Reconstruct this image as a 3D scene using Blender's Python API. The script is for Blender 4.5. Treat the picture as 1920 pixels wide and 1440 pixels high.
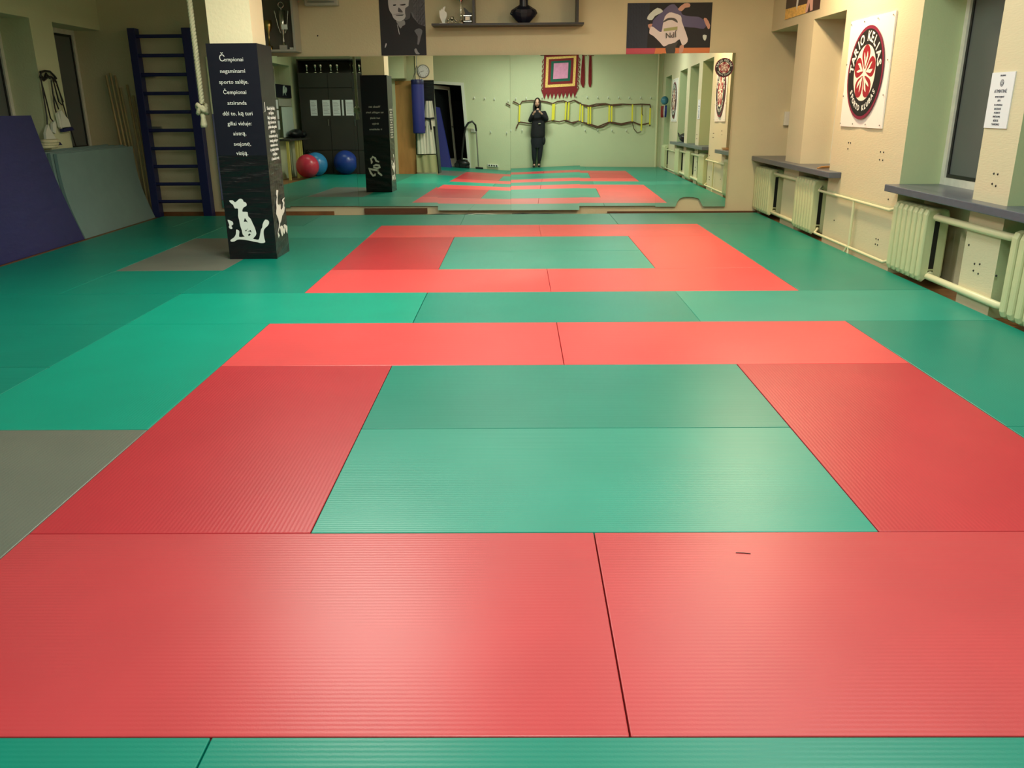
import bpy, bmesh, math, random
from mathutils import Vector, Matrix
random.seed(7)
R=math.radians
for o in list(bpy.data.objects): bpy.data.objects.remove(o)
SC=bpy.context.scene; COL=SC.collection

# ------------------------------------------------------------------ camera
CX,CY,CH=-0.2616,-1.6109,1.4250
PITCH,YAW,ROLL,FPX=0.322698,-8.9974e-3,-7.0692e-3,1557.912
cam=bpy.data.cameras.new('camera'); camo=bpy.data.objects.new('camera',cam); COL.objects.link(camo)
cam.sensor_fit='HORIZONTAL'; cam.sensor_width=36; cam.lens=FPX/1920*36; cam.clip_start=.02; cam.clip_end=100
fw=Vector((math.sin(YAW)*math.cos(PITCH),math.cos(YAW)*math.cos(PITCH),-math.sin(PITCH)))
rt=Vector((math.cos(YAW),-math.sin(YAW),0)); up=rt.cross(fw)
rt2=math.cos(ROLL)*rt+math.sin(ROLL)*up; up2=-math.sin(ROLL)*rt+math.cos(ROLL)*up
M=Matrix.Identity(4)
for i in range(3): M[i][0]=rt2[i]; M[i][1]=up2[i]; M[i][2]=-fw[i]; M[i][3]=(CX,CY,CH)[i]
camo.matrix_world=M; SC.camera=camo

# ------------------------------------------------------------------ world, exposure
w=bpy.data.worlds.new('world'); SC.world=w; w.use_nodes=True
w.node_tree.nodes['Background'].inputs[0].default_value=(.02,.025,.04,1)
w.node_tree.nodes['Background'].inputs[1].default_value=.3
vs=SC.view_settings; vs.view_transform='Standard'; vs.look='None'; vs.gamma=1; vs.use_curve_mapping=False; vs.exposure=0.0
SC.display_settings.display_device='sRGB'

# ------------------------------------------------------------------ lamps of the room (ceiling fixtures): x, y, length along x, watts, colour
ZC=3.30
LAMPS=[
 (-0.3,-0.3, 'x', 86,(.92,1.0,.90),'above the front of the mats, nearest the back wall'),
 (-1.6, 4.7, 'x', 112,(1.0,1.0,.86),'above the gap between the red squares, left one of two'),
 ( 1.4, 4.6, 'x', 40,(.93,1.0,.90),'above the gap between the red squares, right one of two'),
 ( 1.7, 2.0, 'x', 52,(.90,1.0,.90),'above the right side, beside the three windows'),
 ( 2.30,7.2, 'y', 92,(1.0,.71,.43),'warm-lit, at the right beside the club banner'),
 (-0.3, 7.9, 'x', 30,(1.0,.93,.78),'above the far red square, nearest the mirrors'),
 (-4.6, 3.6, 'x', 10,(.90,1.0,.82),'on the left beyond the beam'),
]
for i,(x,y,ax,W,c,_) in enumerate(LAMPS):
    L=bpy.data.lights.new('ceiling_lamp_light','AREA'); L.shape='RECTANGLE'
    L.size,L.size_y=(1.25,.26) if ax=='x' else (.26,1.25)
    L.energy=W; L.color=c
    lo=bpy.data.objects.new('ceiling_lamp_light',L); COL.objects.link(lo); lo.location=(x,y,ZC-.125)

# ------------------------------------------------------------------ materials
def srgb(r,g,b):
    f=lambda v:(v/255)/12.92 if v/255<=.04045 else ((v/255+.055)/1.055)**2.4
    return (f(r),f(g),f(b),1)
def mat(name,rgb,rough=.6,metal=0,spec=.5,noise=0,nscale=8,bump=0,bscale=60,trans=0,emit=None,coat=0,stretch=None,objcol=False):
    m=bpy.data.materials.new(name); m.use_nodes=True; nt=m.node_tree; N=nt.nodes; K=nt.links
    b=N['Principled BSDF']; col=srgb(*rgb)
    b.inputs['Base Color'].default_value=col; b.inputs['Roughness'].default_value=rough
    b.inputs['Metallic'].default_value=metal; b.inputs['Specular IOR Level'].default_value=spec
    if trans: b.inputs['Transmission Weight'].default_value=trans
    if coat: b.inputs['Coat Weight'].default_value=coat; b.inputs['Coat Roughness'].default_value=.25
    if emit: b.inputs['Emission Color'].default_value=srgb(*emit[:3]); b.inputs['Emission Strength'].default_value=emit[3]
    tc=N.new('ShaderNodeTexCoord'); vec=tc.outputs['Object']
    if stretch:
        mp=N.new('ShaderNodeMapping'); mp.inputs['Scale'].default_value=stretch; K.new(vec,mp.inputs['Vector']); vec=mp.outputs['Vector']
    if noise or objcol:
        nz=N.new('ShaderNodeTexNoise'); nz.inputs['Scale'].default_value=nscale; nz.inputs['Detail'].default_value=5; K.new(vec,nz.inputs['Vector'])
        mr=N.new('ShaderNodeMapRange'); mr.inputs['From Min'].default_value=.3; mr.inputs['From Max'].default_value=.7
        mr.inputs['To Min'].default_value=1-noise; mr.inputs['To Max'].default_value=1+noise; K.new(nz.outputs['Fac'],mr.inputs['Value'])
        mx=N.new('ShaderNodeVectorMath'); mx.operation='SCALE'
        if objcol:
            oi=N.new('ShaderNodeObjectInfo'); K.new(oi.outputs['Color'],mx.inputs[0])
        else: mx.inputs[0].default_value=col[:3]
        K.new(mr.outputs['Result'],mx.inputs['Scale']); K.new(mx.outputs['Vector'],b.inputs['Base Color'])
    if bump:
        nb=N.new('ShaderNodeTexNoise'); nb.inputs['Scale'].default_value=bscale; nb.inputs['Detail'].default_value=4; K.new(vec,nb.inputs['Vector'])
        bp=N.new('ShaderNodeBump'); bp.inputs['Strength'].default_value=bump; bp.inputs['Distance'].default_value=.01; K.new(nb.outputs['Fac'],bp.inputs['Height']); K.new(bp.outputs['Normal'],b.inputs['Normal'])
    return m
def mat_tatami():
    m=mat('tatami_vinyl',(200,80,80),rough=.37,spec=.5,noise=.05,nscale=2.2,objcol=True)
    nt=m.node_tree; N=nt.nodes; K=nt.links; b=N['Principled BSDF']
    tc=N.new('ShaderNodeTexCoord')
    w1=N.new('ShaderNodeTexWave'); w1.wave_type='BANDS'; w1.bands_direction='Y'; w1.inputs['Scale'].default_value=2*math.pi/.016/20*1.0
    w1.inputs['Distortion'].default_value=.6; w1.inputs['Detail'].default_value=1; w1.inputs['Detail Scale'].default_value=3
    K.new(tc.outputs['Object'],w1.inputs['Vector'])
    nz=N.new('ShaderNodeTexNoise'); nz.inputs['Scale'].default_value=220; K.new(tc.outputs['Object'],nz.inputs['Vector'])
    ad=N.new('ShaderNodeMath'); ad.operation='ADD'; K.new(w1.outputs['Fac'],ad.inputs[0]); K.new(nz.outputs['Fac'],ad.inputs[1])
    bp=N.new('ShaderNodeBump'); bp.inputs['Strength'].default_value=.18; bp.inputs['Distance'].default_value=.0012
    K.new(ad.outputs[0],bp.inputs['Height']); K.new(bp.outputs['Normal'],b.inputs['Normal'])
    return m
PAINT=(204,211,174)
MT=dict(
 tatami=mat_tatami(),
 wall_warm_lit=mat('wall_paint_warm_lit',(206,198,164),.75,noise=.05,nscale=1.2,bump=.25,bscale=45),  # same wall paint, with the warm lamp's tint put into the colour
 wall=mat('wall_paint',PAINT,.72,noise=.04,nscale=1.0,bump=.25,bscale=45),
 wallr=mat('wall_paint_right',(213,204,172),.72,noise=.04,nscale=1.0,bump=.16,bscale=70,stretch=(1,.25,1.6)),
 wall_reveal=mat('wall_reveal_green',(186,202,158),.72,noise=.04,nscale=1.0,bump=.15,bscale=60),
 ceil=mat('ceiling_paint',(235,232,215),.8),
 plaster=mat('column_plaster',(252,240,202),.7,bump=.3,bscale=30),
 wood=mat('floor_boards',(128,86,48),.5,noise=.25,nscale=6,stretch=(1,8,1)),
 ply=mat('plywood',(190,140,80),.6,noise=.12,nscale=5,stretch=(3,3,.5)),
 darkboard=mat('dark_board',(92,58,34),.5,noise=.15,nscale=8,stretch=(1,6,6)),
 mirror=mat('mirror_glass',(236,243,234),.0,metal=1),
 glassedge=mat('mirror_edge',(30,70,50),.3),
 navy=mat('navy_vinyl',(32,34,98),.55,noise=.06,nscale=4,bump=.5,bscale=7,stretch=(1,1,3)),
 navypaint=mat('navy_paint',(24,30,84),.4),
 blackvinyl=mat('black_vinyl',(20,21,25),.28,noise=.1,nscale=3,bump=.9,bscale=5,stretch=(1,1,7)),
 blacknavy=mat('navy_black_vinyl',(22,24,38),.35,bump=.25,bscale=5),
 white=mat('white_print',(238,242,238),.5),
 offwhite=mat('offwhite_paint',(225,228,215),.4),
 sill=mat('grey_sill_paint',(86,93,106),.3,noise=.08,nscale=20),
 radiator=mat('radiator_paint',(205,210,165),.38,noise=.03,nscale=10),
 pipe=mat('pipe_paint',(222,220,180),.32),
 frame=mat('window_frame_paint',(214,216,204),.4,noise=.08,nscale=12),
 dark=mat('dark_glass_seal',(22,24,24),.4),
 film=mat('window_film',(92,98,98),.35,noise=.05,nscale=2),
 black=mat('black_plastic',(16,16,18),.4),
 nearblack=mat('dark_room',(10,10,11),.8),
 greymat=mat('grey_green_foam',(112,140,138),.7,noise=.04,nscale=5,bump=.15,bscale=40),
 rope=mat('hemp_rope',(206,200,165),.85,bump=.4,bscale=80),
 stick=mat('bare_wood',(172,152,104),.6,noise=.12,nscale=6,stretch=(4,4,.4)),
 shelf=mat('dark_shelf_wood',(38,28,20),.4,noise=.3,nscale=14),
 silver=mat('silver',(214,212,200),.2,metal=1),
 gold=mat('brass',(205,180,110),.3,metal=1),
 wardrobe=mat('wardrobe_laminate',(52,50,46),.5,noise=.06,nscale=3),
 paper=mat('paper',(228,232,238),.7),
 ink=mat('ink_grey',(78,80,92),.8),
 clubred=mat('print_red',(150,26,42),.5), clubmaroon=mat('print_maroon',(128,30,62),.5), clubblack=mat('print_black',(28,26,28),.5), cream=mat('print_cream',(250,238,222),.55),
 bannerwhite=mat('banner_vinyl',(248,244,240),.4,bump=.2,bscale=6),
 coat=mat('black_coat_cloth',(16,16,21),.85,bump=.3,bscale=60), trousers=mat('dark_trousers_cloth',(22,24,34),.85),
 skin=mat('skin',(205,160,138),.55), hair=mat('dark_hair',(22,16,14),.5,bump=.5,bscale=60,stretch=(6,6,.5)), boots=mat('black_leather',(12,12,13),.4),
 eye=mat('eye_dark',(25,18,16),.3), lips=mat('lips',(160,85,80),.5),
 yellow=mat('yellow_rung',(235,225,60),.45), strap=mat('brown_strap',(92,58,40),.7),
 tapred=mat('tapestry_red',(130,22,28),.75), tapgold=mat('tapestry_gold',(244,200,110),.6,noise=.25,nscale=40), tapgreen=mat('tapestry_green',(20,92,74),.75), tappink=mat('tapestry_pink',(226,150,190),.7,noise=.1,nscale=12),
 blueball=mat('blue_rubber',(34,62,150),.3), redball=mat('red_rubber',(200,52,78),.3), skyball=mat('light_blue_rubber',(50,130,190),.3),
 bagblue=mat('blue_bag_canvas',(42,48,132),.6), khaki=mat('khaki_canvas',(170,172,128),.75,bump=1,bscale=5), gi=mat('white_cotton',(212,212,196),.8,bump=.8,bscale=9),
 steel=mat('steel',(150,152,150),.35,metal=.9), teal=mat('whiteboard',(196,214,206),.3), red=mat('red_glove',(190,40,50),.5), bluef=mat('blue_glove',(30,50,130),.5), lamp=mat('lamp_diffuser',(250,248,235),.5,emit=(255,244,215,1.6)),
 lampbody=mat('lamp_housing',(225,225,220),.5), cardyellow=mat('pale_yellow_wood',(206,196,110),.6), glass=mat('clear_glass',(235,240,238),.08,trans=.75), globe=mat('globe_blue',(70,130,150),.4,noise=.4,nscale=8), ventg=mat('vent_grey',(170,172,160),.5),
)

# ------------------------------------------------------------------ mesh helpers
class MB:
    def __init__(s): s.v=[]; s.f=[]; s.m=[]; s.sm=[]
    def add(s,v,f,mi=0,smooth=False):
        o=len(s.v); s.v+=[tuple(p) for p in v]; s.f+=[tuple(i+o for i in q) for q in f]; s.m+=[mi]*len(f); s.sm+=[smooth]*len(f); return s
    def box(s,x0,x1,y0,y1,z0,z1,mi=0,bev=0):
        if bev:
            b=bmesh.new(); bmesh.ops.create_cube(b,size=1)
            for v in b.verts: v.co=Vector(((x0+x1)/2+v.co.x*(x1-x0),(y0+y1)/2+v.co.y*(y1-y0),(z0+z1)/2+v.co.z*(z1-z0)))
            bmesh.ops.bevel(b,geom=b.edges[:],offset=bev,segments=2,affect='EDGES',profile=.5)
            return s.bm(b,mi)
        v=[(x,y,z) for x in (x0,x1) for y in (y0,y1) for z in (z0,z1)]
        return s.add(v,[(0,1,3,2),(4,6,7,5),(0,4,5,1),(2,3,7,6),(0,2,6,4),(1,5,7,3)],mi)
    def bm(s,b,mi=0,smooth=False,T=None):
        b.verts.ensure_lookup_table(); b.verts.index_update()
        s.add([(T@v.co if T else v.co) for v in b.verts],[[v.index for v in f.verts] for f in b.faces],mi,smooth); b.free(); return s
    def hexa(s,a,b,mi=0):   # two quads a (4 pts) and b (4 pts)
        return s.add(list(a)+list(b),[(3,2,1,0),(4,5,6,7),(0,1,5,4),(1,2,6,5),(2,3,7,6),(3,0,4,7)],mi)
    def tube(s,pts,r,n=10,mi=0,cap=True,ry=None):
        pts=[Vector(p) for p in pts]; rs=r if isinstance(r,(list,tuple)) else [r]*len(pts)
        V=[];F=[]; prev=None
        for i,p in enumerate(pts):
            t=(pts[min(i+1,len(pts)-1)]-pts[max(i-1,0)])
            t=t.normalized() if t.length>1e-9 else Vector((0,0,1))
            if prev is None:
                a=Vector((0,0,1)) if abs(t.z)<.9 else Vector((1,0,0)); u=t.cross(a).normalized()
            else: u=(prev-t*prev.dot(t)).normalized()
            prev=u; v=t.cross(u)
            for k in range(n):
                an=2*math.pi*k/n; V.append(p+u*math.cos(an)*rs[i]+v*math.sin(an)*(ry if ry else rs[i]))
        for i in range(len(pts)-1):
            for k in range(n): F.append((i*n+k,i*n+(k+1)%n,(i+1)*n+(k+1)%n,(i+1)*n+k))
        s.add(V,F,mi,True)
        if cap:
            s.add(V[:n],[tuple(range(n))[::-1]],mi); s.add(V[-n:],[tuple(range(n))],mi)
        return s
    def lathe(s,prof,c,n=24,mi=0):
        V=[];F=[]
        for r,z in prof:
            for k in range(n): a=2*math.pi*k/n; V.append((c[0]+r*math.cos(a),c[1]+r*math.sin(a),c[2]+z))
        for i in range(len(prof)-1):
            for k in range(n): F.append((i*n+k,i*n+(k+1)%n,(i+1)*n+(k+1)%n,(i+1)*n+k))
        return s.add(V,F,mi,True)
    def ball(s,c,rx,ry=None,rz=None,n=20,m=12,mi=0):
        ry=ry or rx; rz=rz or rx
        b=bmesh.new(); bmesh.ops.create_uvsphere(b,u_segments=n,v_segments=m,radius=1)
        return s.bm(b,mi,True,Matrix.Translation(c)@Matrix.Diagonal((rx,ry,rz,1)))
    def prism(s,pts,o,u,v,d,mi=0):   # pts in (a,b); o + a*u + b*v ; extruded by vector d
        o,u,v,d=Vector(o),Vector(u),Vector(v),Vector(d); n=len(pts)
        A=[o+u*a+v*b for a,b in pts]; B=[p+d for p in A]
        ar=sum(pts[i][0]*pts[(i+1)%n][1]-pts[(i+1)%n][0]*pts[i][1] for i in range(n))
        flip=(u.cross(v).dot(d)*ar)<0
        top=tuple(range(n,2*n)); bot=tuple(range(n))[::-1]; side=[(i,(i+1)%n,n+(i+1)%n,n+i) for i in range(n)]
        if flip: top=top[::-1]; bot=bot[::-1]; side=[q[::-1] for q in side]
        return s.add(A+B,[top,bot]+side,mi)
    def build(s,name,mats,parent=None):
        base=Vector((0,0,0)); p=parent
        while p is not None: base+=p.location; p=p.parent
        me=bpy.data.meshes.new(name); me.from_pydata([tuple(Vector(q)-base) for q in s.v],[],s.f)
        if not isinstance(mats,(list,tuple)): mats=[mats]
        for m in mats: me.materials.append(MT[m] if isinstance(m,str) else m)
        me.polygons.foreach_set('material_index',s.m); me.polygons.foreach_set('use_smooth',s.sm); me.update()
        o=bpy.data.objects.new(name,me); COL.objects.link(o)
        if parent: o.parent=parent
        return o
def tag(o,label=None,cat=None,group=None,kind=None):
    if label: o['label']=label
    if cat: o['category']=cat
    if group: o['group']=group
    if kind: o['kind']=kind
    return o
def thing(name,label,cat,loc=(0,0,0),group=None):
    o=bpy.data.objects.new(name,None); o.empty_display_size=.1; COL.objects.link(o); o.location=loc; return tag(o,label,cat,group)
def single(mb,name,mats,label,cat,loc,group=None):
    """a one-mesh thing with its origin at loc"""
    mb.v=[tuple(Vector(p)-Vector(loc)) for p in mb.v]; o=mb.build(name,mats); o.location=loc; return tag(o,label,cat,group)
def struct(mb,name,mats,label=None): return tag(mb.build(name,mats),label=label,kind='structure')
def dup(root,loc,label=None,group=None):
    r=root.copy(); COL.objects.link(r); r.location=loc
    if label: r['label']=label
    if group: r['group']=group
    for ch in list(root.children):
        c=ch.copy(); COL.objects.link(c); c.parent=r
        for g in list(ch.children):
            d=g.copy(); COL.objects.link(d); d.parent=c
    return r
def smooth_poly(pts,n=3):
    out=[];N=len(pts)
    for i in range(N):
        p0,p1,p2,p3=pts[i-1],pts[i],pts[(i+1)%N],pts[(i+2)%N]
        for k in range(n):
            t=k/n; out.append(tuple(.5*(2*p1[j]+(p2[j]-p0[j])*t+(2*p0[j]-5*p1[j]+4*p2[j]-p3[j])*t*t+(3*p1[j]-p0[j]-3*p2[j]+p3[j])*t**3) for j in (0,1)))
    return out
_deps=None
def text_polys(body,size,align='CENTER',bold=0,extr=0.0008):
    cu=bpy.data.curves.new('t','FONT'); cu.body=body; cu.size=size; cu.align_x=align; cu.align_y='CENTER'; cu.extrude=extr; cu.offset=bold; cu.resolution_u=2
    o=bpy.data.objects.new('t',cu); COL.objects.link(o); bpy.context.view_layer.update()
    me=bpy.data.meshes.new_from_object(o.evaluated_get(bpy.context.evaluated_depsgraph_get()))
    V=[v.co.copy() for v in me.vertices]; F=[tuple(p.vertices) for p in me.polygons]
    bpy.data.objects.remove(o); bpy.data.curves.remove(cu); bpy.data.meshes.remove(me); return V,F
def put_text(mb,body,size,o,u,v,n,mi=0,align='CENTER',bold=0,sx=1):
    V,F=text_polys(body,size,align,bold); o,u,v,n=map(Vector,(o,u,v,n))
    mb.add([o+u*(p.x*sx)+v*p.y+n*p.z for p in V],F,mi)
def arc_text(mb,body,size,o,u,v,n,rad,a0,a1,top=True,mi=0,bold=0,sx=1):
    N=len(body); o,u,v,n=map(Vector,(o,u,v,n))
    for i,ch in enumerate(body):
        if ch==' ': continue
        a=a0+(a1-a0)*i/(N-1); V,F=text_polys(ch,size,'CENTER',bold)
        ca,sa=math.cos(a),math.sin(a)
        er=Vector((ca,sa)); et=Vector((sa,-ca)) if top else Vector((-sa,ca))
        if not top: er2=-er
        else: er2=er
        mb.add([o+u*(er.x*rad+et.x*p.x*sx+er2.x*p.y)+v*(er.y*rad+et.y*p.x*sx+er2.y*p.y)+n*p.z for p in V],F,mi)

# ------------------------------------------------------------------ room shell
def yw(x): return 10.39-.021*x            # the front wall is not quite square to the room
XR,XL,YB,FZ=3.10,-5.90,-2.15,-.04
struct(MB().box(-6.5,3.7,-5.2,10.9,FZ-.1,FZ),'floor','wood')
struct(MB().box(-6.5,3.7,-5.2,10.9,ZC,ZC+.1),'ceiling','ceil')
m=MB(); m.hexa([(XL-.55,yw(XL-.55),FZ),(XR+.55,yw(XR+.55),FZ),(XR+.55,yw(XR+.55)+.3,FZ),(XL-.55,yw(XL-.55)+.3,FZ)],[(XL-.55,yw(XL-.55),ZC),(XR+.55,yw(XR+.55),ZC),(XR+.55,yw(XR+.55)+.3,ZC),(XL-.55,yw(XL-.55)+.3,ZC)])
struct(m,'wall_front','wall_warm_lit')
# right wall: niches with recessed radiator bays under the sills
NR=[(9.22,yw(3.1)+.05),(7.66,8.65),(4.68,5.92),(3.02,4.22),(1.36,2.56),(-1.45,-.22)]
def wallside(xin,xout,niches,ytot,zl=2.335,zs=.75,bay=None,name='',mt='wall'):
    m=MB(); lo,hi=min(xin,xout),max(xin,xout)
    ys=sorted(niches); m.box(lo,hi,ytot[0],ytot[1],zl,ZC)
    y=ytot[0]
    for a,b in ys: m.box(lo,hi,y,a,FZ,zl); y=b
    if y<ytot[1]: m.box(lo,hi,y,ytot[1],FZ,zl)
    return m
m=wallside(XR,XR+.5,NR,(YB-.3,yw(3.1)+.3))
for a,b in NR: m.box(XR+.24,XR+.5,a,b,FZ,.745)
WR=struct(m,'wall_right',['wallr','wall_reveal'])
for p_ in WR.data.polygons:      # reveals of the nearer niches get a greener tone than the wall faces
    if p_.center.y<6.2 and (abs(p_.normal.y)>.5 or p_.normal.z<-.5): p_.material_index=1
NL=[(9.28,yw(XL)+.05),(7.3,8.78),(5.2,6.7),(2.05,3.35)]
m=wallside(XL-.45,XL,NL,(YB-.3,yw(XL)+.3),zl=2.43,zs=.8)
for a,b in NL: m.box(XL-.45,XL,a,b,FZ,.86)
struct(m,'wall_left','wall')
m=MB(); m.box(-6.5,-3.03,YB-.2,YB,FZ,ZC); m.box(-2.16,3.7,YB-.2,YB,FZ,ZC); m.box(-3.03,-2.16,YB-.2,YB,2.2,ZC)
struct(m,'wall_back','wall')
# partition on the left behind the camera + plywood sheet
m=MB(); m.box(-6.4,-3.52,1.2,1.42,FZ,ZC); m.box(-3.52,-3.05,1.05,1.3,FZ,ZC)
struct(m,'wall_partition','wall')
struct(MB().box(-3.62,-3.08,1.3,1.36,FZ,2.12),'trim_2','ply','plywood sheet closing the partition beside the dark wardrobe')
m=MB(); m.box(-3.6,-3.22,1.36,1.75,2.16,ZC)
single(m,'air_duct','wall','boxed-in duct under the ceiling above the plywood sheet','duct',(-3.4,1.36,2.16))
struct(MB().box(-3.13,-2.66,7.0701,yw(-2.9),2.78,ZC).box(-3.13,-2.66,1.35,6.6,2.78,ZC).box(-3.13,-2.66,6.6,7.0701,2.9,ZC),'beam','wall','ceiling beam running over the padded columns')
# dark hall behind the open door
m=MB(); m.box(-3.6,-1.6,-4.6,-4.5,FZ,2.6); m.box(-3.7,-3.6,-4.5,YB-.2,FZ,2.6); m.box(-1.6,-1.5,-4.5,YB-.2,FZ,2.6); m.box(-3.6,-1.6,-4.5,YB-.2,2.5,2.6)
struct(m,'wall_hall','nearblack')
# skirting / strips at the foot of the front wall
def strip(x0,x1,z0,z1,d,name,mt,label=None,y_off=0):
    m=MB(); q=lambda x,o:yw(x)-o
    m.hexa([(x0,q(x0,d),z0),(x1,q(x1,d),z0),(x1,q(x1,y_off),z0),(x0,q(x0,y_off),z0)],[(x0,q(x0,d),z1),(x1,q(x1,d),z1),(x1,q(x1,y_off),z1),(x0,q(x0,y_off),z1)]); return m
struct(strip(-5.9,-2.9,FZ,.015,.03,'','wood'),'baseboard_front','wood')
struct(strip(-2.46,-1.56,-.02,.055,.035,'','darkboard'),'trim_3','darkboard','dark brown board at the wall foot under the mirrors')
struct(strip(1.0,3.1,FZ,.0,.02,'','darkboard'),'trim_4','darkboard')

# windows -------------------------------------------------------------
def window(idx,x,a,b,z0,z1,sgn,label,fw_=.06):
    # frame set in plane x, facing the room (sgn = direction from room to outside along x)
    r=thing('window_%d'%idx,label,'window',(x,(a+b)/2,z0)); r['kind']='structure'; del r['category']
    m=MB(); x0,x1=sorted((x,x+sgn*.07))
    m.box(x0,x1,a,a+fw_,z0,z1); m.box(x0,x1,b-fw_,b,z0,z1); m.box(x0,x1,a+fw_,b-fw_,z0,z0+fw_); m.box(x0,x1,a+fw_,b-fw_,z1-fw_,z1)
    m.box(x0+.0,x1-.0,(a+b)/2-.03,(a+b)/2+.03,z0+fw_,z1-fw_)
    m.build('window_frame','frame',r)
    m=MB()
    for c,d in ((a+fw_,(a+b)/2-.03),((a+b)/2+.03,b-fw_)):
        for (e,f,g,h) in ((c,c+.03,z0+fw_,z1-fw_),(d-.03,d,z0+fw_,z1-fw_),(c+.03,d-.03,z0+fw_,z0+fw_+.03),(c+.03,d-.03,z1-fw_-.03,z1-fw_)):
            m.box(*sorted((x+sgn*.02,x+sgn*.06)),e,f,g,h)
    m.build('window_seal','dark',r)
    m=MB()
    for c,d in ((a+fw_+.03,(a+b)/2-.06),((a+b)/2+.06,b-fw_-.03)): m.box(*sorted((x+sgn*.03,x+sgn*.05)),c,d,z0+fw_+.03,z1-fw_-.03)
    m.build('pane','film',r)
    m=MB().box(*sorted((x+sgn*.07,x+sgn*.12)),a,b,z0,z1); m.build('outer_board','nearblack',r)
wl=['in the far right corner by the mirror wall','left of the hanging club banner near the corner','right of the hanging club banner with the notice beside it','second in the row of three on the right','third in the row of three, nearest the camera','near the boxing gloves, seen in the mirror']
for i,(a,b) in enumerate(NR): window(i+1,XR+.35,a,min(b,yw(3.1)),.75,2.335,1,'tall window with grey film '+wl[i])
ll=['in the far left corner behind the wooden sticks','behind the navy crash mat','on the left wall out of the near corner','over the white board, seen in the mirror']
for i,(a,b) in enumerate(NL): window(i+7,XL-.36,a,min(b,yw(XL)),.86,2.43,-1,'tall window with grey film '+ll[i])

def sill(y0,y1,label):
    m=MB(); m.box(2.975,XR+.0,y0,y1,.69,.75,bev=.006)
    for a,b in NR:
        lo,hi=max(a,y0),min(b,y1)
        if hi>lo: m.box(XR-.01,XR+.35,lo+.002,hi-.002,.70,.75)
    return single(m,'window_sill','sill',label,'window sill',(3.04,(y0+y1)/2,.69))
sill(7.30,yw(3.0)-.002,'grey painted window sill in the far right corner, over two radiators')
sill(1.0,5.93,'long grey window sill on the right beside the notice, nearest the camera')

for k,(y,l) in enumerate(((7.74,'upper one'),(7.80,'middle one'),(7.86,'lower one'))):
    single(MB().tube([(3.02,y-.05,.757+.012*(2-k)),(3.30,y+.02,.762+.012*(2-k))],.007,6),'wooden_stick','ply','thin brown stick lying on the far window sill, '+l,'stick',(3.15,y,.757),'sticks on the far sill')
single(MB().box(3.36,3.43,10.26,yw(3.43)-.001,1.15,1.33,bev=.006),'junction_box','offwhite','small pale box on the wall inside the corner window niche','box',(3.39,10.3,1.15))
# radiators -----------------------------------------------------------
def radiator(y0,z0=.02,n=7,label='',pitch=.093):
    r=thing('radiator',label,'radiator',(3.13,y0+n*pitch/2,z0),'cast radiators under the right windows')
    for k in range(n):
        y=y0+(k+.5)*pitch; m=MB(); H=.60
        hw=.035
        prof=[(-.10,.05),(-.085,.015),(-.06,0),(-.035,.02),(-.028,.09),(.028,.09),(.035,.02),(.06,0),(.085,.015),(.10,.05),(.10,H-.05),(.085,H-.012),(.05,H),(-.05,H),(-.085,H-.012),(-.10,H-.05)]
        b=bmesh.new()
        def loop(sc,yy):
            return [b.verts.new((3.13+px*sc,yy,z0+(H/2+(pz-H/2)*(1-(1-sc)*.35)))) for px,pz in prof]
        rings=[loop(.70,y-hw*.98),loop(.84,y-hw),loop(.94,y-hw*.86),loop(1,y-hw*.5),loop(1,y+hw*.5),loop(.94,y+hw*.86),loop(.84,y+hw),loop(.70,y+hw*.98)]
        for A,B in zip(rings,rings[1:]):
            for i in range(len(A)): b.faces.new((A[i],A[(i+1)%len(A)],B[(i+1)%len(A)],B[i]))
        # sides closed; shade of the inner slot is painted as dark plates
        b.faces.new(rings[0][::-1]); b.faces.new(rings[-1])
        m.bm(b,0,False)
        m.box(3.13-.020,3.13+.020,y-hw-.0012,y-hw+.001,z0+.11,z0+H-.10,mi=1); m.box(3.13-.020,3.13+.020,y+hw-.001,y+hw+.0012,z0+.11,z0+H-.10,mi=1)
        m.build('section',['radiator','dark'],r)
    for zc in (H-.05,.055): MB().tube([(3.13,y0+.02,z0+zc),(3.13,y0+n*pitch-.02,z0+zc)],.022,10).build('connecting_tube','radiator',r)
    return r
RL=[(9.58,8,'cream cast-iron radiator in the far right corner under the sill'),(7.90,7,'cream cast-iron radiator under the far sill, second from the corner'),(5.19,7,'cream cast-iron radiator at the far end of the long grey sill'),
    (3.35,7,'cream cast-iron radiator cut by the right edge of the photo'),(1.60,7,'cream cast-iron radiator seen in the mirror at the near end of the long sill'),(-1.2,7,'cream cast-iron radiator seen in the mirror near the back corner')]
for y0,n,l in RL: radiator(y0,n=n,label=l)
def pipe(y0,y1,z,r_,label,bend=False,x=3.075):
    y0+=.0; m=MB()
    if bend: pts=[(3.13,y0,z),(3.11,y0+.05,z),(3.06,y0+.12,z-.03),(3.06,y0+.2,z-.03),(3.06,y1-.2,z-.03),(3.06,y1-.12,z-.03),(3.11,y1-.05,z),(3.13,y1,z)]
    else: pts=[(3.13,y0,z),(3.11,y0+.04,z),(x,y0+.08,z),(x,y1-.08,z),(3.11,y1-.04,z),(3.13,y1,z)]
    m.tube(pts,r_,10); return single(m,'heating_pipe','pipe',label,'pipe',(x,(y0+y1)/2,z))
def ends(i): y0,n,_=RL[i]; return y0+.01,y0+n*.093-.01
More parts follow.
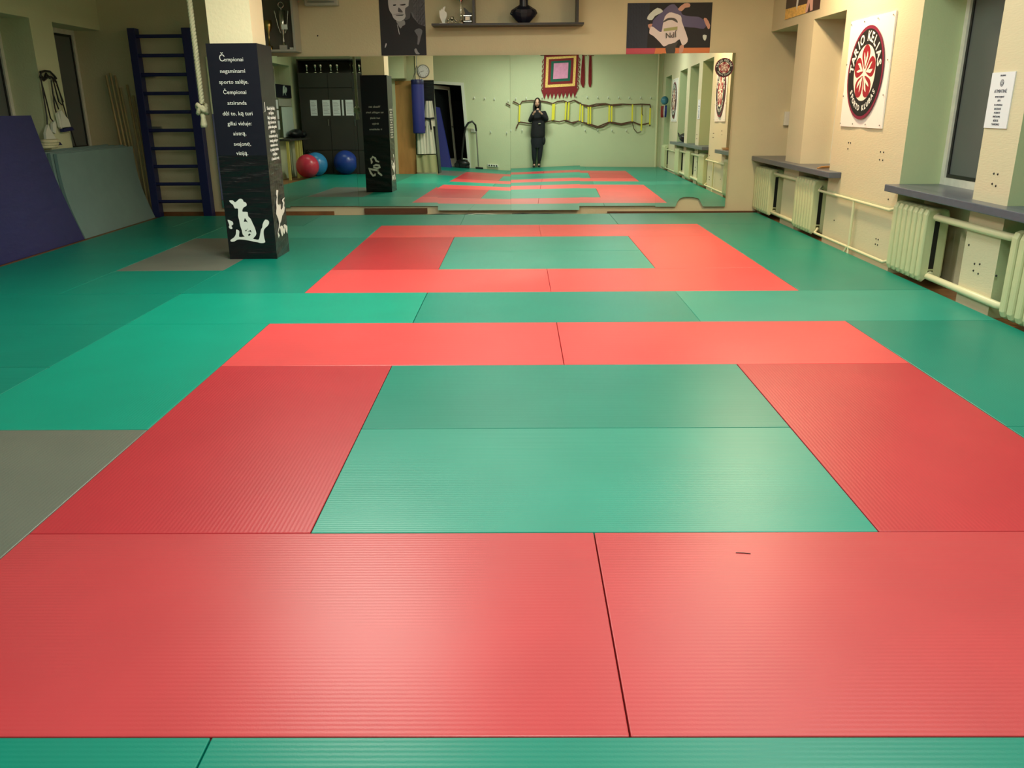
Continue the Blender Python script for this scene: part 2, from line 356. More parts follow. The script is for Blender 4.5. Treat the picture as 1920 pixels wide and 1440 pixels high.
for i,j,z,rr,nm,bd in [(1,0,.57,.022,'upper pipe joining the two radiators in the far corner',0),(1,0,.075,.022,'lower pipe joining the two radiators in the far corner',0),
    (2,1,.55,.014,'thin upper pipe along the wall below the club banner',1),(2,1,.085,.014,'thin lower pipe along the wall below the club banner',1),
    (3,2,.56,.027,'thick upper pipe under the long grey sill, beside the right photo edge',0),(3,2,.085,.027,'thick lower pipe near the floor beside the right photo edge',0),
    (4,3,.56,.027,'upper pipe between the two near radiators seen in the mirror',0),(4,3,.085,.027,'lower pipe between the two near radiators seen in the mirror',0),
    (5,4,.55,.014,'thin upper pipe under the second club banner in the mirror',1),(5,4,.085,.014,'thin lower pipe under the second club banner in the mirror',1)]:
    pipe(ends(i)[1],ends(j)[0],z,rr,'cream '+nm,bd)
m=MB(); m.tube([(3.06,6.78,.52),(3.06,6.78,.06)],.013,10); m.tube([(3.06,6.78,.07),(3.05,6.76,.0),(3.05,6.76,FZ)],.012,8); m.tube([(3.06,6.80,.07),(3.05,6.86,.0),(3.05,6.86,FZ)],.012,8)
single(m,'heating_riser','pipe','thin vertical cream pipe crossing the wall under the banner','pipe',(3.06,6.78,FZ))
m=MB(); m.tube([(2.98,-2.09,FZ),(2.98,-2.09,ZC)],.03,10)
single(m,'heating_riser','pipe','floor-to-ceiling cream pipe in the back corner, seen in the mirror','pipe',(2.98,-2.05,FZ))
# little screw holes on the piers
m=MB()
for (y,z) in [(4.50,.30),(4.43,.31),(4.5,.25),(4.43,.24),(4.62,.42),(4.2,.27),(4.45,.95),(4.4,.95),(4.45,.88),(4.4,.87),(6.4,1.0),(6.33,1.0),(6.4,.93),(6.33,.93),(7.2,1.05),(7.15,1.05),(7.2,.99),(6.25,.22),(6.2,.22),(6.25,.17),(6.2,.17),(7.35,.25),(6.1,.6)]:
    m.ball((XR,y,z),.008,n=8,m=6)
sh_=m.build('screw_holes','dark',WR); sh_['kind']='stuff'

# ------------------------------------------------------------------ tatami mats
GD,GM,GB,GL=(0,132,113),(0,136,117),(0,154,130),(30,150,130)
RB,RM,RD=(196,62,70),(226,76,80),(192,48,60); GY=(112,116,106)
MATS=[
 (-3,-1,-2.1,-1,GD,'green mat against the back wall by the open door'),(-1,1,-2.1,-1,GD,'green mat under the photographer'),(1,3.05,-2.02,-1,GD,'green mat in the back corner by the second club banner'),
 (-3,-1,-1,0,GD,'green mat at the bottom left corner of the photo'),(-1,1,-1,0,GD,'green mat along the bottom edge of the photo, in the middle'),(1,3.05,-1,0,GD,'green mat at the bottom right, in front of the near red square'),
 (-2,0,0,1,RB,'red mat filling the bottom left, front row of the near square'),(0,2,0,1,RB,'red mat filling the bottom right, front row of the near square'),
 (-2,-1,1,3,RD,'red mat forming the left side of the near square'),(1,2,1,3,RD,'dull red mat forming the right side of the near square'),
 (-1,1,1,2,GL,'light green mat, front one of two inside the near square'),(-1,1,2,3,GM,'green mat, back one of two inside the near square'),
 (-2,0,3,4,RM,'red mat at the back of the near square, left half'),(0,2,3,4,RM,'red mat at the back of the near square, right half'),
 (-3,-2,0,2,GY,'large grey mat at the left edge of the photo, nearest the camera'),(-3,-2,2,4,GB,'bright green mat left of the near square'),
 (2,3.05,0,2,GD,'dark green mat right of the near square, nearest the camera'),(2,3.05,2,4,GD,'dark green mat right of the near square by the radiator'),
 (-5.22,-3,4,5,GD,'dark green mat at the left end of the row between the squares'),(-3,-1,4,5,GB,'bright green mat between the squares, left of the middle one'),(-1,1,4,5,GM,'green mat in the middle between the two red squares'),(1,3.05,4,5,GL,'light green mat between the squares, ending at the radiators'),
 (-5.22,-3,3,4,GD,'dark green mat at the left photo edge, second row'),(-5.22,-3,2.02,3,GM,'green mat at the far left photo edge, in front of the wardrobe'),
 (-2,0,5,6,RM,'pinkish red mat at the front of the far square, left half'),(0,2,5,6,RM,'pinkish red mat at the front of the far square, right half'),
 (-2,-1,6,8,RD,'red mat forming the left side of the far square'),(1,2,6,8,RM,'orange-red mat forming the right side of the far square'),
 (-1,1,6,7,GL,'green mat, front one of two inside the far square'),(-1,1,7,8,GL,'green mat, back one of two inside the far square'),
 (-2,0,8,9,RM,'red mat at the back of the far square, left half'),(0,2,8,9,RM,'red mat at the back of the far square, right half'),
 (2,3.05,5,7,GD,'dark green mat right of the far square, by the thin pipe'),(2,3.05,7,9,GD,'dark green mat right of the far square, by the corner radiators'),
 (-3,-2,5,6,GM,'small green mat between the column and the far square'),(-3,-2,6,8,GD,'dark green mat under the right side of the padded column'),
 (-4,-3,6,8,GY,'grey mat beside the padded column'),(-4,-3,5,6,GD,'green mat in front of the grey one by the column'),
 (-4,-2,8,9,GL,'light green mat behind the padded column'),(-5.22,-4,5,7,GD,'green mat along the navy crash mat'),(-5.22,-4,7,9,GD,'green mat along the grey leaning mats'),
 (-5.22,-4.65,9,10.1,GD,'narrow green mat at the wall bars'),(-4.65,-3,9,10.1,GM,'green mat between wall bars and column, last row'),(-3,-1,9,10.1,GL,'light green mat of the last row, under the left mirrors'),(-1,1,9,10.1,GL,'light green mat of the last row, under the middle mirrors'),(1,3.05,9,10.12,GM,'green mat of the last row, in the far right corner'),
]
_mm={}
for x0,x1,y0,y1,c,l in MATS:
    w_,h_=x1-x0,y1-y0; port=h_>w_+.3
    L,W=(h_,w_) if port else (w_,h_)
    key=(round(L,2),round(W,2))
    if key not in _mm:
        g=.0015; b=MB().box(-L/2+g,L/2-g,-W/2+g,W/2-g,FZ,0,bev=.003); o=b.build('tatami_mat','tatami'); _mm[key]=o.data
    else: o=bpy.data.objects.new('tatami_mat',_mm[key]); COL.objects.link(o)
    o.location=((x0+x1)/2+random.uniform(-.001,.001),(y0+y1)/2,0); o.rotation_euler=(0,0,(math.pi/2 if port else 0))
    o.color=srgb(*c); tag(o,l,'mat','judo mats covering the floor')
# a scuff on the near red mat
m=MB().tube([(.462,.855,.001),(.487,.853,.0015),(.51,.849,.001)],.0012,6)
tag(single(m,'scuff_mark','dark','short dark scratch on the bottom right red mat','scratch',(.487,.853,0)))

# ------------------------------------------------------------------ mirrors
PN=[(-4.5,-3.52,.07,2.09,10.445,-4,(-.0207,.0052,0)),(-3.518,-2.532,.09,2.08,10.42,-3,(-.0207,.0052,0)),(-2.53,-1.402,.085,2.075,10.40,-2,(-.0175,.0057,0)),(-1.40,-.367,.03,2.075,10.33,-.9,(-.0197,.0097,.0057)),
    (-.365,.598,.03,2.072,10.30,.1,(-.0190,.0087,-.0034)),(.60,1.668,.08,2.072,10.33,1.1,(-.0255,.0089,.0008)),(1.67,2.645,.065,2.08,10.31,2.2,(-.0255,.0089,0))]
ML=['leftmost, half hidden behind the padded column','behind the padded column, reflecting the exercise balls','reflecting the second black padded column','reflecting the open door and vacuum cleaner','reflecting the woman with the phone','reflecting the yellow agility ladder','rightmost, with the round sticker and notched bottom edge']
def mirror(i,x0,x1,z0,z1,Mv,xc,abc):
    a,b,c=abc
    F=lambda x,z:Mv+a*(x-xc)+b*(z-.5)+c*(x-xc)*(z-.5)
    r=thing('wall_mirror','frameless wall mirror panel '+ML[i],'mirror',((x0+x1)/2,F((x0+x1)/2,z0),z0),'mirror panels along the front wall')
    notch=[(1.955,.065),(1.965,.1),(1.985,.145),(2.01,.178),(2.05,.193),(2.11,.2),(2.19,.195),(2.255,.183),(2.275,.172),(2.30,.13),(2.325,.085),(2.34,.065)]
    out=[(x0,z0)]+([p for p in notch] if i==6 else [])+[(x1,z0),(x1,z1),(x0,z1)]
    m=MB()
    if i==6:
        # fan grid around the notch: columns in x, each from its own bottom up
        def zb(x):
            for (p,q),(p2,q2) in zip(notch,notch[1:]):
                if p<=x<=p2: return q+(q2-q)*(x-p)/(p2-p)
            return z0
        xs=sorted(set([x0+(x1-x0)*k/12 for k in range(13)]+[p for p,_ in notch]))
    else: zb=lambda x:z0; xs=[x0+(x1-x0)*k/12 for k in range(13)]
    nz=14; V=[];Fc=[]
    for x in xs:
        for k in range(nz+1):
            z=zb(x)+(z1-zb(x))*k/nz; V.append((x,F(x,z),z))
    for p in range(len(xs)-1):
        for k in range(nz): A=p*(nz+1)+k; Fc.append((A,A+nz+1,A+nz+2,A+1))
    m.add(V,Fc,0,True)
    n=len(out); A=[(x,F(x,z)+.0002,z) for x,z in out]; B=[(x,F(x,z)+.006,z) for x,z in out]
    m.add(A+B,[(k,k+n,(k+1)%n+n,(k+1)%n) for k in range(n)],1)
    m.build('glass',['mirror','glassedge'],r)
    # backing board filling the gap to the wall
    e=.004; q=[(x0+e,z0+e),(x1-e,z0+e),(x1-e,z1-e),(x0+e,z1-e)]
    if i==6: q=[(x0+e,.21),(x1-e,.21),(x1-e,z1-e),(x0+e,z1-e)]
    A=[(x,F(x,z)+.0065,z) for x,z in q]; B=[(x,yw(x)-.0005,z) for x,z in q]
    MB().hexa(A,B).build('backing_board','darkboard',r)
for i,p in enumerate(PN): mirror(i,*p)
# cables lying at the foot of the wall
def cable(pts,r_,mt,label):
    single(MB().tube(pts,r_,6),'cable',mt,label,'cable',pts[0])
cable([(-1.55,10.27,-.03),(-1.35,10.26,-.015),(-1.1,10.25,-.03),(-.9,10.27,-.012),(-.7,10.24,-.03)],.012,'dark','dark cable lying under the mirror that shows the door')
cable([(-1.0,10.2,-.02),(-.85,10.19,.0),(-.65,10.17,-.005),(-.5,10.16,-.02)],.006,'offwhite','thin white cable curling under the mirrors')
cable([(-.35,10.24,-.02),(-.2,10.24,-.012),(-.05,10.25,-.025),(.15,10.23,-.015),(.45,10.22,-.03),(.7,10.2,-.03)],.013,'dark','dark cable lying under the mirror that shows the woman')
cable([(.72,10.22,-.025),(.95,10.2,-.02),(1.1,10.2,-.01),(1.25,10.2,-.03)],.010,'dark','dark cable end lying under the mirror that shows the ladder')

# ------------------------------------------------------------------ padded column
pc=thing('padded_column','cream column wrapped in a black padded cover with white Lithuanian text','column',(-2.9,6.83,0))
MB().box(-3.10,-2.70,6.63,7.04,0,2.90).build('post','plaster',pc)
def padcover(x0,x1,y0,y1,z1,seed,mats=('blacknavy','blackvinyl')):
    # sagging vinyl: faces with slight bulges low down
    rnd=random.Random(seed); b=MB(); nz=40; nx=8
    ph=[rnd.uniform(0,6) for _ in range(8)]
    def off(s,z):
        if z>.95: k=.1
        else: k=1
        return .0035*k*(math.sin(z*52+ph[0]+2.2*math.sin(s*3+ph[1]))+.6*math.sin(z*91+ph[2]+s*5))-(.006 if z<.012 else 0)
    per=[];
    for j in range(nx): per.append((x0+(x1-x0)*j/nx,y0,0,-1,j/nx))
    for j in range(nx): per.append((x1,y0+(y1-y0)*j/nx,1,0,j/nx))
    for j in range(nx): per.append((x1-(x1-x0)*j/nx,y1,0,1,j/nx))
    for j in range(nx): per.append((x0,y1-(y1-y0)*j/nx,-1,0,j/nx))
    V=[];F=[];n=len(per)
    for k in range(nz+1):
        z=z1*k/nz
        for (x,y,ux,uy,s) in per:
            d=off(s*1.0+ux*2+uy,z) if s>0 else 0
            V.append((x+ux*d,y+uy*d,z))
    for k in range(nz):
        for j in range(n): F.append((k*n+j,k*n+(j+1)%n,(k+1)*n+(j+1)%n,(k+1)*n+j))
    top=V[nz*n:]
    mi=[]
    b.add(V,F,0,False); b.m=[0 if (i//n)*z1/nz>.95 else 1 for i in range(len(F))]
    inner=[(x0+.03,y0+.03,z1),(x1-.03,y0+.03,z1),(x1-.03,y1-.03,z1),(x0+.03,y1-.03,z1)]
    b.add(top+inner,[tuple(list(range(j*nx,(j+1)*nx+1 if j<3 else (j+1)*nx))+([0] if j==3 else [])+[n+(j+1)%4,n+j]) for j in range(4)],0)
    return b
pad=padcover(-3.13,-2.66,6.60,7.07,1.99,1).build('padded_cover',['blacknavy','blackvinyl'],pc)
t=MB()
TX=['empionai','negaminami','sporto salėje.','Čempionai','atsiranda','dėl to, ką turi','giliai viduje:','aistrą,','svajonę,','viziją.']
zz=[1.85,1.75,1.655,1.565,1.47,1.375,1.285,1.195,1.10,1.015]
xc_=[-2.885,-2.905,-2.905,-2.905,-2.895,-2.90,-2.89,-2.90,-2.885,-2.895]
put_text(t,'Č',.080,(-2.99,6.594,1.86),(1,0,0),(0,0,1),(0,-1,0),bold=0)
for s_,z,x in zip(TX,zz,xc_):
    if s_=='empionai': put_text(t,s_,.050,(-2.885,6.594,z),(1,0,0),(0,0,1),(0,-1,0),bold=0)
    else: put_text(t,s_,.050,(x,6.594,z),(1,0,0),(0,0,1),(0,-1,0),bold=0)
T2=['Sėkmės lydi būdą','me žūgėme','fizinį ir psichologinį','jėgą, tad nesuk nei','gedulo nebus garbei','ginti tvirtai','ir treniruotis prie įų','žmonių, garinti per','asmeninius norus','ir pritaikyti sulaukus','tobulėjimo','ir žmonėms vertę']
for k,s_ in enumerate(T2): put_text(t,s_,.042,(-2.6545,6.85,1.42-.0425*k),(0,1,0),(0,0,1),(1,0,0),sx=.85)
put_text(t,'J',.10,(-2.6545,6.655,1.44),(0,1,0),(0,0,1),(1,0,0))
t.build('lettering','white',pad)
CAL_MAIN=[(-3.072,0.573),(-3.038,0.575),(-3.02,0.558),(-3.0,0.565),(-2.978,0.584),(-2.956,0.59),(-2.937,0.579),(-2.934,0.563),(-2.913,0.555),(-2.905,0.536),(-2.912,0.519),(-2.933,0.51),(-2.947,0.496),(-2.955,0.467),(-2.928,0.465),(-2.904,0.459),(-2.903,0.423),(-2.881,0.396),(-2.866,0.353),(-2.851,0.314),(-2.84,0.255),(-2.855,0.226),(-2.877,0.204),(-2.853,0.196),(-2.824,0.194),(-2.811,0.221),(-2.804,0.245),(-2.789,0.294),(-2.775,0.313),(-2.769,0.343),(-2.74,0.388),(-2.707,0.376),(-2.707,0.347),(-2.727,0.323),(-2.759,0.294),(-2.768,0.255),(-2.766,0.201),(-2.762,0.166),(-2.803,0.159),(-2.841,0.169),(-2.885,0.177),(-2.933,0.187),(-2.982,0.195),(-3.031,0.195),(-3.063,0.178),(-3.098,0.176),(-3.101,0.193),(-3.064,0.217),(-3.042,0.251),(-3.035,0.293),(-3.011,0.285),(-3.006,0.266),(-3.014,0.222),(-2.969,0.222),(-2.959,0.226),(-2.976,0.246),(-2.981,0.29),(-2.991,0.334),(-2.995,0.387),(-3.001,0.426),(-2.994,0.494),(-3.022,0.496),(-3.034,0.518),(-3.038,0.532),(-3.06,0.551)]
CAL_BLOB=[(-3.108,0.388),(-3.075,0.378),(-3.059,0.364),(-3.059,0.342),(-3.078,0.33),(-3.07,0.31),(-3.077,0.298),(-3.096,0.303),(-3.104,0.32),(-3.097,0.335),(-3.102,0.359)]
CAL_H=[[(-2.937,0.406),(-2.912,0.363),(-2.928,0.37),(-2.951,0.368)],[(-2.949,0.292),(-2.935,0.287),(-2.915,0.308),(-2.939,0.274)],[(-2.924,0.27),(-2.893,0.29),(-2.886,0.265),(-2.904,0.275)],[(-2.922,0.243),(-2.906,0.255),(-2.895,0.243),(-2.919,0.229)]]
CAR_UP=[(6.781,0.655),(6.84,0.645),(6.823,0.622),(6.791,0.581),(6.778,0.519),(6.825,0.497),(6.857,0.511),(6.879,0.493),(6.867,0.46),(6.9,0.446),(6.943,0.461),(6.976,0.503),(6.939,0.532),(6.973,0.548),(7.06,0.553),(6.996,0.531),(7.024,0.502),(6.995,0.475),(7.018,0.458),(6.984,0.416),(6.898,0.387),(6.845,0.343),(6.791,0.321),(6.77,0.289),(6.701,0.249),(6.744,0.213),(6.7,0.192),(6.681,0.242),(6.744,0.292),(6.766,0.329),(6.746,0.376),(6.693,0.432),(6.729,0.481),(6.734,0.539),(6.773,0.583),(6.757,0.614)]
CAR_M=[(6.829,0.298),(6.882,0.288),(6.898,0.251),(6.93,0.262),(6.911,0.29),(6.961,0.295),(7.047,0.263),(7.045,0.23),(7.021,0.19),(6.982,0.219),(6.968,0.261),(6.948,0.259),(6.944,0.219),(6.918,0.2),(6.887,0.222),(6.867,0.245),(6.872,0.204),(6.829,0.19),(6.803,0.224),(6.79,0.266),(6.77,0.289)]
c=MB(); O=(0,6.5945,0); U=(1,0,0); V_=(0,0,1)
for P_ in (CAL_MAIN,CAL_BLOB): c.prism(smooth_poly(P_,2),O,U,V_,(0,-.0015,0))
for P_ in CAL_H: c.prism(P_,(0,6.593,0),U,V_,(0,-.001,0),1)
for P_ in (CAR_UP,CAR_M): c.prism(P_,(-2.6555,0,0),(0,1,0),V_,(.0015,0,0))
c.build('calligraphy',['white','blackvinyl'],pad)
# back face of the cover (seen in the mirror)
c=MB(); BY=7.0755
arc=lambda x,z,r_,a0,a1,w_,n=10:[(x+(r_+w_)*math.cos(R(a0+(a1-a0)*k/n)),z+(r_+w_)*math.sin(R(a0+(a1-a0)*k/n))) for k in range(n+1)]+[(x+r_*math.cos(R(a1+(a0-a1)*k/n)),z+r_*math.sin(R(a1+(a0-a1)*k/n))) for k in range(n+1)]
def stroke(pts,w_):
    pts=[Vector((p[0],p[1])) for p in pts]; Lh=[];Rh=[]
    for i,p in enumerate(pts):
        d=(pts[min(i+1,len(pts)-1)]-pts[max(i-1,0)]).normalized(); n=Vector((-d.y,d.x)); ww=w_*(1 if 0<i<len(pts)-1 else .6)
        Lh.append(tuple(p+n*ww/2)); Rh.append(tuple(p-n*ww/2))
    return Lh+Rh[::-1]
for st in [[(-3.01,.58),(-2.98,.62),(-2.94,.60),(-2.92,.55),(-2.87,.53)],[(-3.02,.6),(-3.0,.53),(-3.01,.5)],[(-2.98,.46),(-2.93,.48),(-2.87,.47),(-2.86,.44),(-2.91,.42),(-2.98,.44)],[(-3.07,.42),(-3.0,.4),(-2.93,.39),(-2.88,.37)],[(-3.06,.42),(-3.03,.34),(-2.99,.29),(-2.96,.30),(-2.95,.33)],[(-2.90,.40),(-2.89,.34),(-2.85,.31),(-2.83,.29)]]:
    c.prism(stroke(st,.035),(0,BY,0),U,V_,(0,.0015,0))
for k,(s_,sz) in enumerate([('Visada ten',.05),('tas nugalės, kuris',.045),('turi tikslą',.045),('širdyje',.045),('ir atkaklumo',.045)]): put_text(c,s_,sz,(-2.9,BY,1.47-.095*k),(-1,0,0),(0,0,1),(0,1,0))
c.build('rear_lettering','white',pad)

# second padded column behind on the left (seen in the mirrors)
c2=thing('padded_column','second cream column with black padding and a wall clock, seen in the mirror','column',(-2.8,1.12,0))
MB().box(-3.02,-2.58,.91,1.34,0,ZC).build('post','plaster',c2)
p2=MB().box(-3.05,-2.55,.88,1.37,0,2.13).build('padded_cover','blackvinyl',c2)
ck=thing('wall_clock','round white wall clock on the second padded column','clock',(-2.83,1.36,2.33))
m=MB(); b=bmesh.new(); bmesh.ops.create_cone(b,segments=32,radius1=.15,radius2=.15,depth=.03,cap_ends=True); m.bm(b,0,False,Matrix.Translation((-2.83,1.36,2.33))@Matrix.Rotation(R(90),4,'X')); m.build('case','steel',ck)
m=MB(); b=bmesh.new(); bmesh.ops.create_cone(b,segments=32,radius1=.13,radius2=.13,depth=.004,cap_ends=True); m.bm(b,0,False,Matrix.Translation((-2.83,1.377,2.33))@Matrix.Rotation(R(90),4,'X')); m.build('dial','paper',ck)
m=MB()
for k in range(1,13):
    a=R(90-30*k); put_text(m,str(k),.03,(-2.83-.105*math.cos(a),1.3795,2.33+.105*math.sin(a)),(-1,0,0),(0,0,1),(0,1,0))
m.build('numerals','clubblack',ck); m=MB(); m.prism([(-.004,-.02),(.004,-.02),(.003,.06),(-.003,.06)],(-2.83,1.3795,2.33),(-math.cos(R(-75)),0,math.sin(R(-75))),(-math.cos(R(15)),0,-.35),(0,.002,0)); m.build('hour_hand','clubblack',ck); m=MB(); m.prism([(-.003,-.02),(.003,-.02),(.002,.095),(-.002,.095)],(-2.83,1.380,2.33),(0,0,1),(-1,0,-.25),(0,.002,0))
m.build('minute_hand','clubblack',ck)

bg=thing('punching_bag','blue hanging punching bag in front of the second column','punching bag',(-2.93,1.70,.92))
MB().lathe([(0,0),(.13,.0),(.145,.03),(.148,.6),(.148,1.16),(.14,1.21),(0,1.215)],(-2.93,1.70,.92),28).build('bag_body','bagblue',bg)
m=MB().lathe([(.150,1.10),(.152,1.12),(.152,1.19),(.148,1.2)],(-2.93,1.70,.92),28); m.build('top_band','navypaint',bg)
m=MB()
for a in (20,110,200,290): m.tube([(-2.93+.13*math.cos(R(a)),1.70+.13*math.sin(R(a)),2.11),(-2.93,1.70,2.45)],.006,6)
m.tube([(-2.93,1.70,2.45),(-2.93,1.70,ZC)],.008,6); m.build('chain','steel',bg)
# judo suit hanging on the column
gi=thing('judo_suit','white judo suit with black belt hanging beside the blue punching bag','clothing',(-2.7,1.42,.4))
def cloth(x0,x1,y,z0,z1,amp,ph,n=14,nz=12,wtop=1,wbot=1):
    m=MB(); V=[];F=[]
    for side in (0,1):
        for k in range(nz+1):
            z=z0+(z1-z0)*k/nz; ww=wbot+(wtop-wbot)*k/nz; xm=(x0+x1)/2
            for j in range(n+1):
                s=j/n; x=xm+(x0+(x1-x0)*s-xm)*ww; V.append((x,y+amp*math.sin(s*17+ph+z*3)*.5+(.035 if side==0 else -.035)*math.sin(math.pi*s)+(.003 if side==0 else -.003),z))
    o=(nz+1)*(n+1)
    for side in (0,1):
        for k in range(nz):
            for j in range(n):
                a=side*o+k*(n+1)+j; q=(a,a+1,a+n+2,a+n+1); F.append(q if side else q[::-1])
    for k in range(nz): a=k*(n+1); F.append((a,a+n+1,a+o+n+1,a+o)); a+=n; F.append((a,a+o,a+o+n+1,a+n+1))
    return m.add(V,F,0,True)
m=cloth(-2.85,-2.56,1.46,1.08,1.66,.03,0,wtop=.55,wbot=1); m.build('jacket','gi',gi)
m=cloth(-2.86,-2.57,1.47,.44,1.10,.03,2,wtop=.6,wbot=1.05); m.build('trousers','gi',gi)
m=MB().tube([(-2.84,1.52,1.27),(-2.7,1.545,1.25),(-2.58,1.52,1.27)],.022,8); m.tube([(-2.68,1.54,1.25),(-2.66,1.54,1.0)],.018,8); m.build('belt','black',gi)
single(cloth(-3.05,-2.56,1.5,.0,.42,.05,1,wbot=1),'canvas_sheet','khaki','khaki canvas sheet folded at the foot of the second column','sheet',(-2.8,1.5,0))
single(cloth(-3.0,-2.80,1.58,.44,.92,.02,4,wbot=1.1),'towel','gi','pale cloth hanging below the blue punching bag','towel',(-2.9,1.56,.4))

# ------------------------------------------------------------------ wall bars, mats and gear on the left
wb=thing('wall_bars','navy blue wooden wall bars on the front wall left of the mirrors','wall bars',(-5.05,10.3,FZ))
for (a,b) in (((-5.44,2.44),(-5.34,2.44)),((-4.72,2.44),(-4.60,2.44))):
    MB().box(a[0],b[0],10.28,10.42,FZ+.0,a[1],bev=.004).build('upright','navypaint',wb)
for k in range(10):
    z=2.34-.24*k; m=MB().tube([(-5.35,10.31,z),(-4.71,10.31,z)],.019,10,ry=.024); m.build('bar','navypaint',wb)
for z in (1.86,1.16):
    MB().box(-5.36,-5.22,10.42,10.475,z-.03,z+.03).build('bracket','steel',wb)

# sticks in the corner
for k,(xt,zt,xb,l) in enumerate([(-5.85,1.86,-5.72,'leftmost, leaning to the left'),(-5.79,1.89,-5.67,'second from the left, tallest'),(-5.73,1.86,-5.62,'third from the left'),(-5.68,1.70,-5.57,'pale one in the middle'),(-5.58,1.74,-5.52,'upright beside the wall bars'),(-5.52,1.60,-5.47,'shortest, nearest the wall bars')]):
    m=MB().tube([(xb,10.35,FZ+.001),((xt+xb)/2-.01,10.40,(zt+FZ)/2),(xt-.04,10.46,zt)],.016,8)
    single(m,'wooden_staff','stick','bare wooden staff in the left corner, '+l,'staff',(xb,10.35,FZ),'wooden staffs in the left corner')

# grey green foam mats leaning on the left wall
def leanmat(xb,xt,y0,y1,zt,th,bow,yb0,name,mt,label,group=None,n=14,round_=0,skew=0):
    # sheet following a bowed line from floor (xb) to top (xt, zt)
    m=MB(); V=[];F=[]; ny=6
    def P(t): # profile point
        x=xb+(xt-xb)*t+bow*math.sin(math.pi*t); z=FZ+.004+(zt-FZ)*t
        return x,z
    sides=[]
    for s in (0,1):
        for k in range(n+1):
            t=k/n; x,z=P(t); dx,dz=P(min(t+.01,1))[0]-P(max(t-.01,0))[0],P(min(t+.01,1))[1]-P(max(t-.01,0))[1]
            L=math.hypot(dx,dz); nx,nz=-dz/L,dx/L
            for j in range(ny+1):
                y=y0+(y1-y0)*j/ny+skew*t; V.append((x+nx*th*s,y,z+nz*th*s*(1 if z+nz*th*s>FZ else 0)))
    o=(n+1)*(ny+1)
    for s in (0,1):
        for k in range(n):
            for j in range(ny):
                a=s*o+k*(ny+1)+j; q=(a,a+1,a+ny+2,a+ny+1); F.append(q if s==0 else q[::-1])
    for k in range(n):
        a=k*(ny+1); F.append((a,a+ny+1,a+o+ny+1,a+o)); a+=ny; F.append((a,a+o,a+o+ny+1,a+ny+1))
    for j in range(ny):
        F.append((j,j+o,j+o+1,j+1)); a=n*(ny+1)+j; F.append((a,a+1,a+o+1,a+o))
    m.add(V,F,0,False)
    return single(m,name,mt,label,'mat',(xb,(y0+y1)/2,FZ),group)
for k in range(6):
    leanmat(-5.40-.045*k,-5.61-.045*k,8.26-.012*k,10.26-.03*(k%2),.93+.008*(k%3)+.004*k,.036,-.055,0,'foam_mat','greymat','grey-green foam mat leaning on the left wall, '+['front one of the stack','second of the stack','third of the stack','fourth of the stack','fifth of the stack','backmost against the wall'][k],'grey-green mats leaning on the left wall',skew=.07-.04*k)
leanmat(-5.40,-5.64,5.3,8.235,1.36,.13,-.03,0,'crash_mat','navy','thick navy crash mat leaning on the left wall at the photo edge',skew=-.24)
m=MB()
for k in range(3): m.tube([(-5.68+.02*k,8.30+.1*math.cos(a)+.03*k,1.02+.02*k+.02*math.sin(2*a)) if 0 else (-5.70+.07*math.cos(a)+.015*k,8.34+.13*math.sin(a),1.02+.028*k) for a in [i*math.pi/8 for i in range(17)]],.022,8)
single(m,'rope_coil','rope','coil of pale rope lying on top of the leaning grey mats','rope',(-5.7,8.34,1.0))

# resistance straps with white handles hanging on the left pier
XS=XL+.035
ss=thing('resistance_bands','dark exercise bands with white handles hanging between the left windows','exercise bands',(XS,8.9,1.0))
m=MB()
def yz(P_,x=XS): return [(x,a,b) for a,b in P_]
for j,P_ in enumerate([[(8.761,1.84),(8.864,1.858),(8.975,1.855),(9.059,1.808),(9.094,1.78)],[(8.76,1.80),(8.83,1.76),(8.92,1.80),(9.0,1.79),(9.08,1.74)],[(8.78,1.84),(8.74,1.79),(8.8,1.75),(8.88,1.83),(8.95,1.78)]]): m.tube(yz(P_),.013,8)
for P_ in [[(8.751,1.77),(8.741,1.581),(8.733,1.334),(8.713,1.255)],[(8.748,1.722),(8.783,1.54),(8.808,1.325),(8.85,1.29)],[(8.97,1.755),(8.959,1.598),(9.03,1.425)],[(8.959,1.598),(8.948,1.44),(8.959,1.389)],[(9.055,1.794),(9.096,1.701),(9.192,1.328),(9.293,0.985)],[(9.018,1.771),(9.06,1.512),(9.122,1.476),(9.165,1.513),(9.083,1.708)]]: m.tube(yz(P_),.008,6)
m.build('band','black',ss)
for P_ in ([(8.705,1.252),(8.72,1.205),(8.845,1.056),(8.599,1.064),(8.61,1.158),(8.666,1.221)],[(8.871,1.299),(8.883,1.252),(8.832,1.144),(8.775,1.167),(8.8,1.261)],[(8.975,1.393),(9.0,1.294),(8.997,1.198),(8.96,1.221),(8.945,1.367)],[(9.056,1.414),(9.099,1.366),(9.185,1.306),(9.213,1.219),(9.002,1.213),(9.013,1.33),(9.016,1.403)]):
    MB().prism(P_,(XS-.01,0,0),(0,1,0),(0,0,1),(.03,0,0)).build('strap_handle','offwhite',ss)
for P_ in ([(8.578,1.065),(8.852,1.055),(8.904,1.013),(8.58,1.01)],[(8.997,1.198),(9.215,1.215),(9.249,1.177),(8.999,1.161)]):
    MB().prism(P_,(XS-.012,0,0),(0,1,0),(0,0,1),(.05,0,0)).build('grip','navypaint',ss)

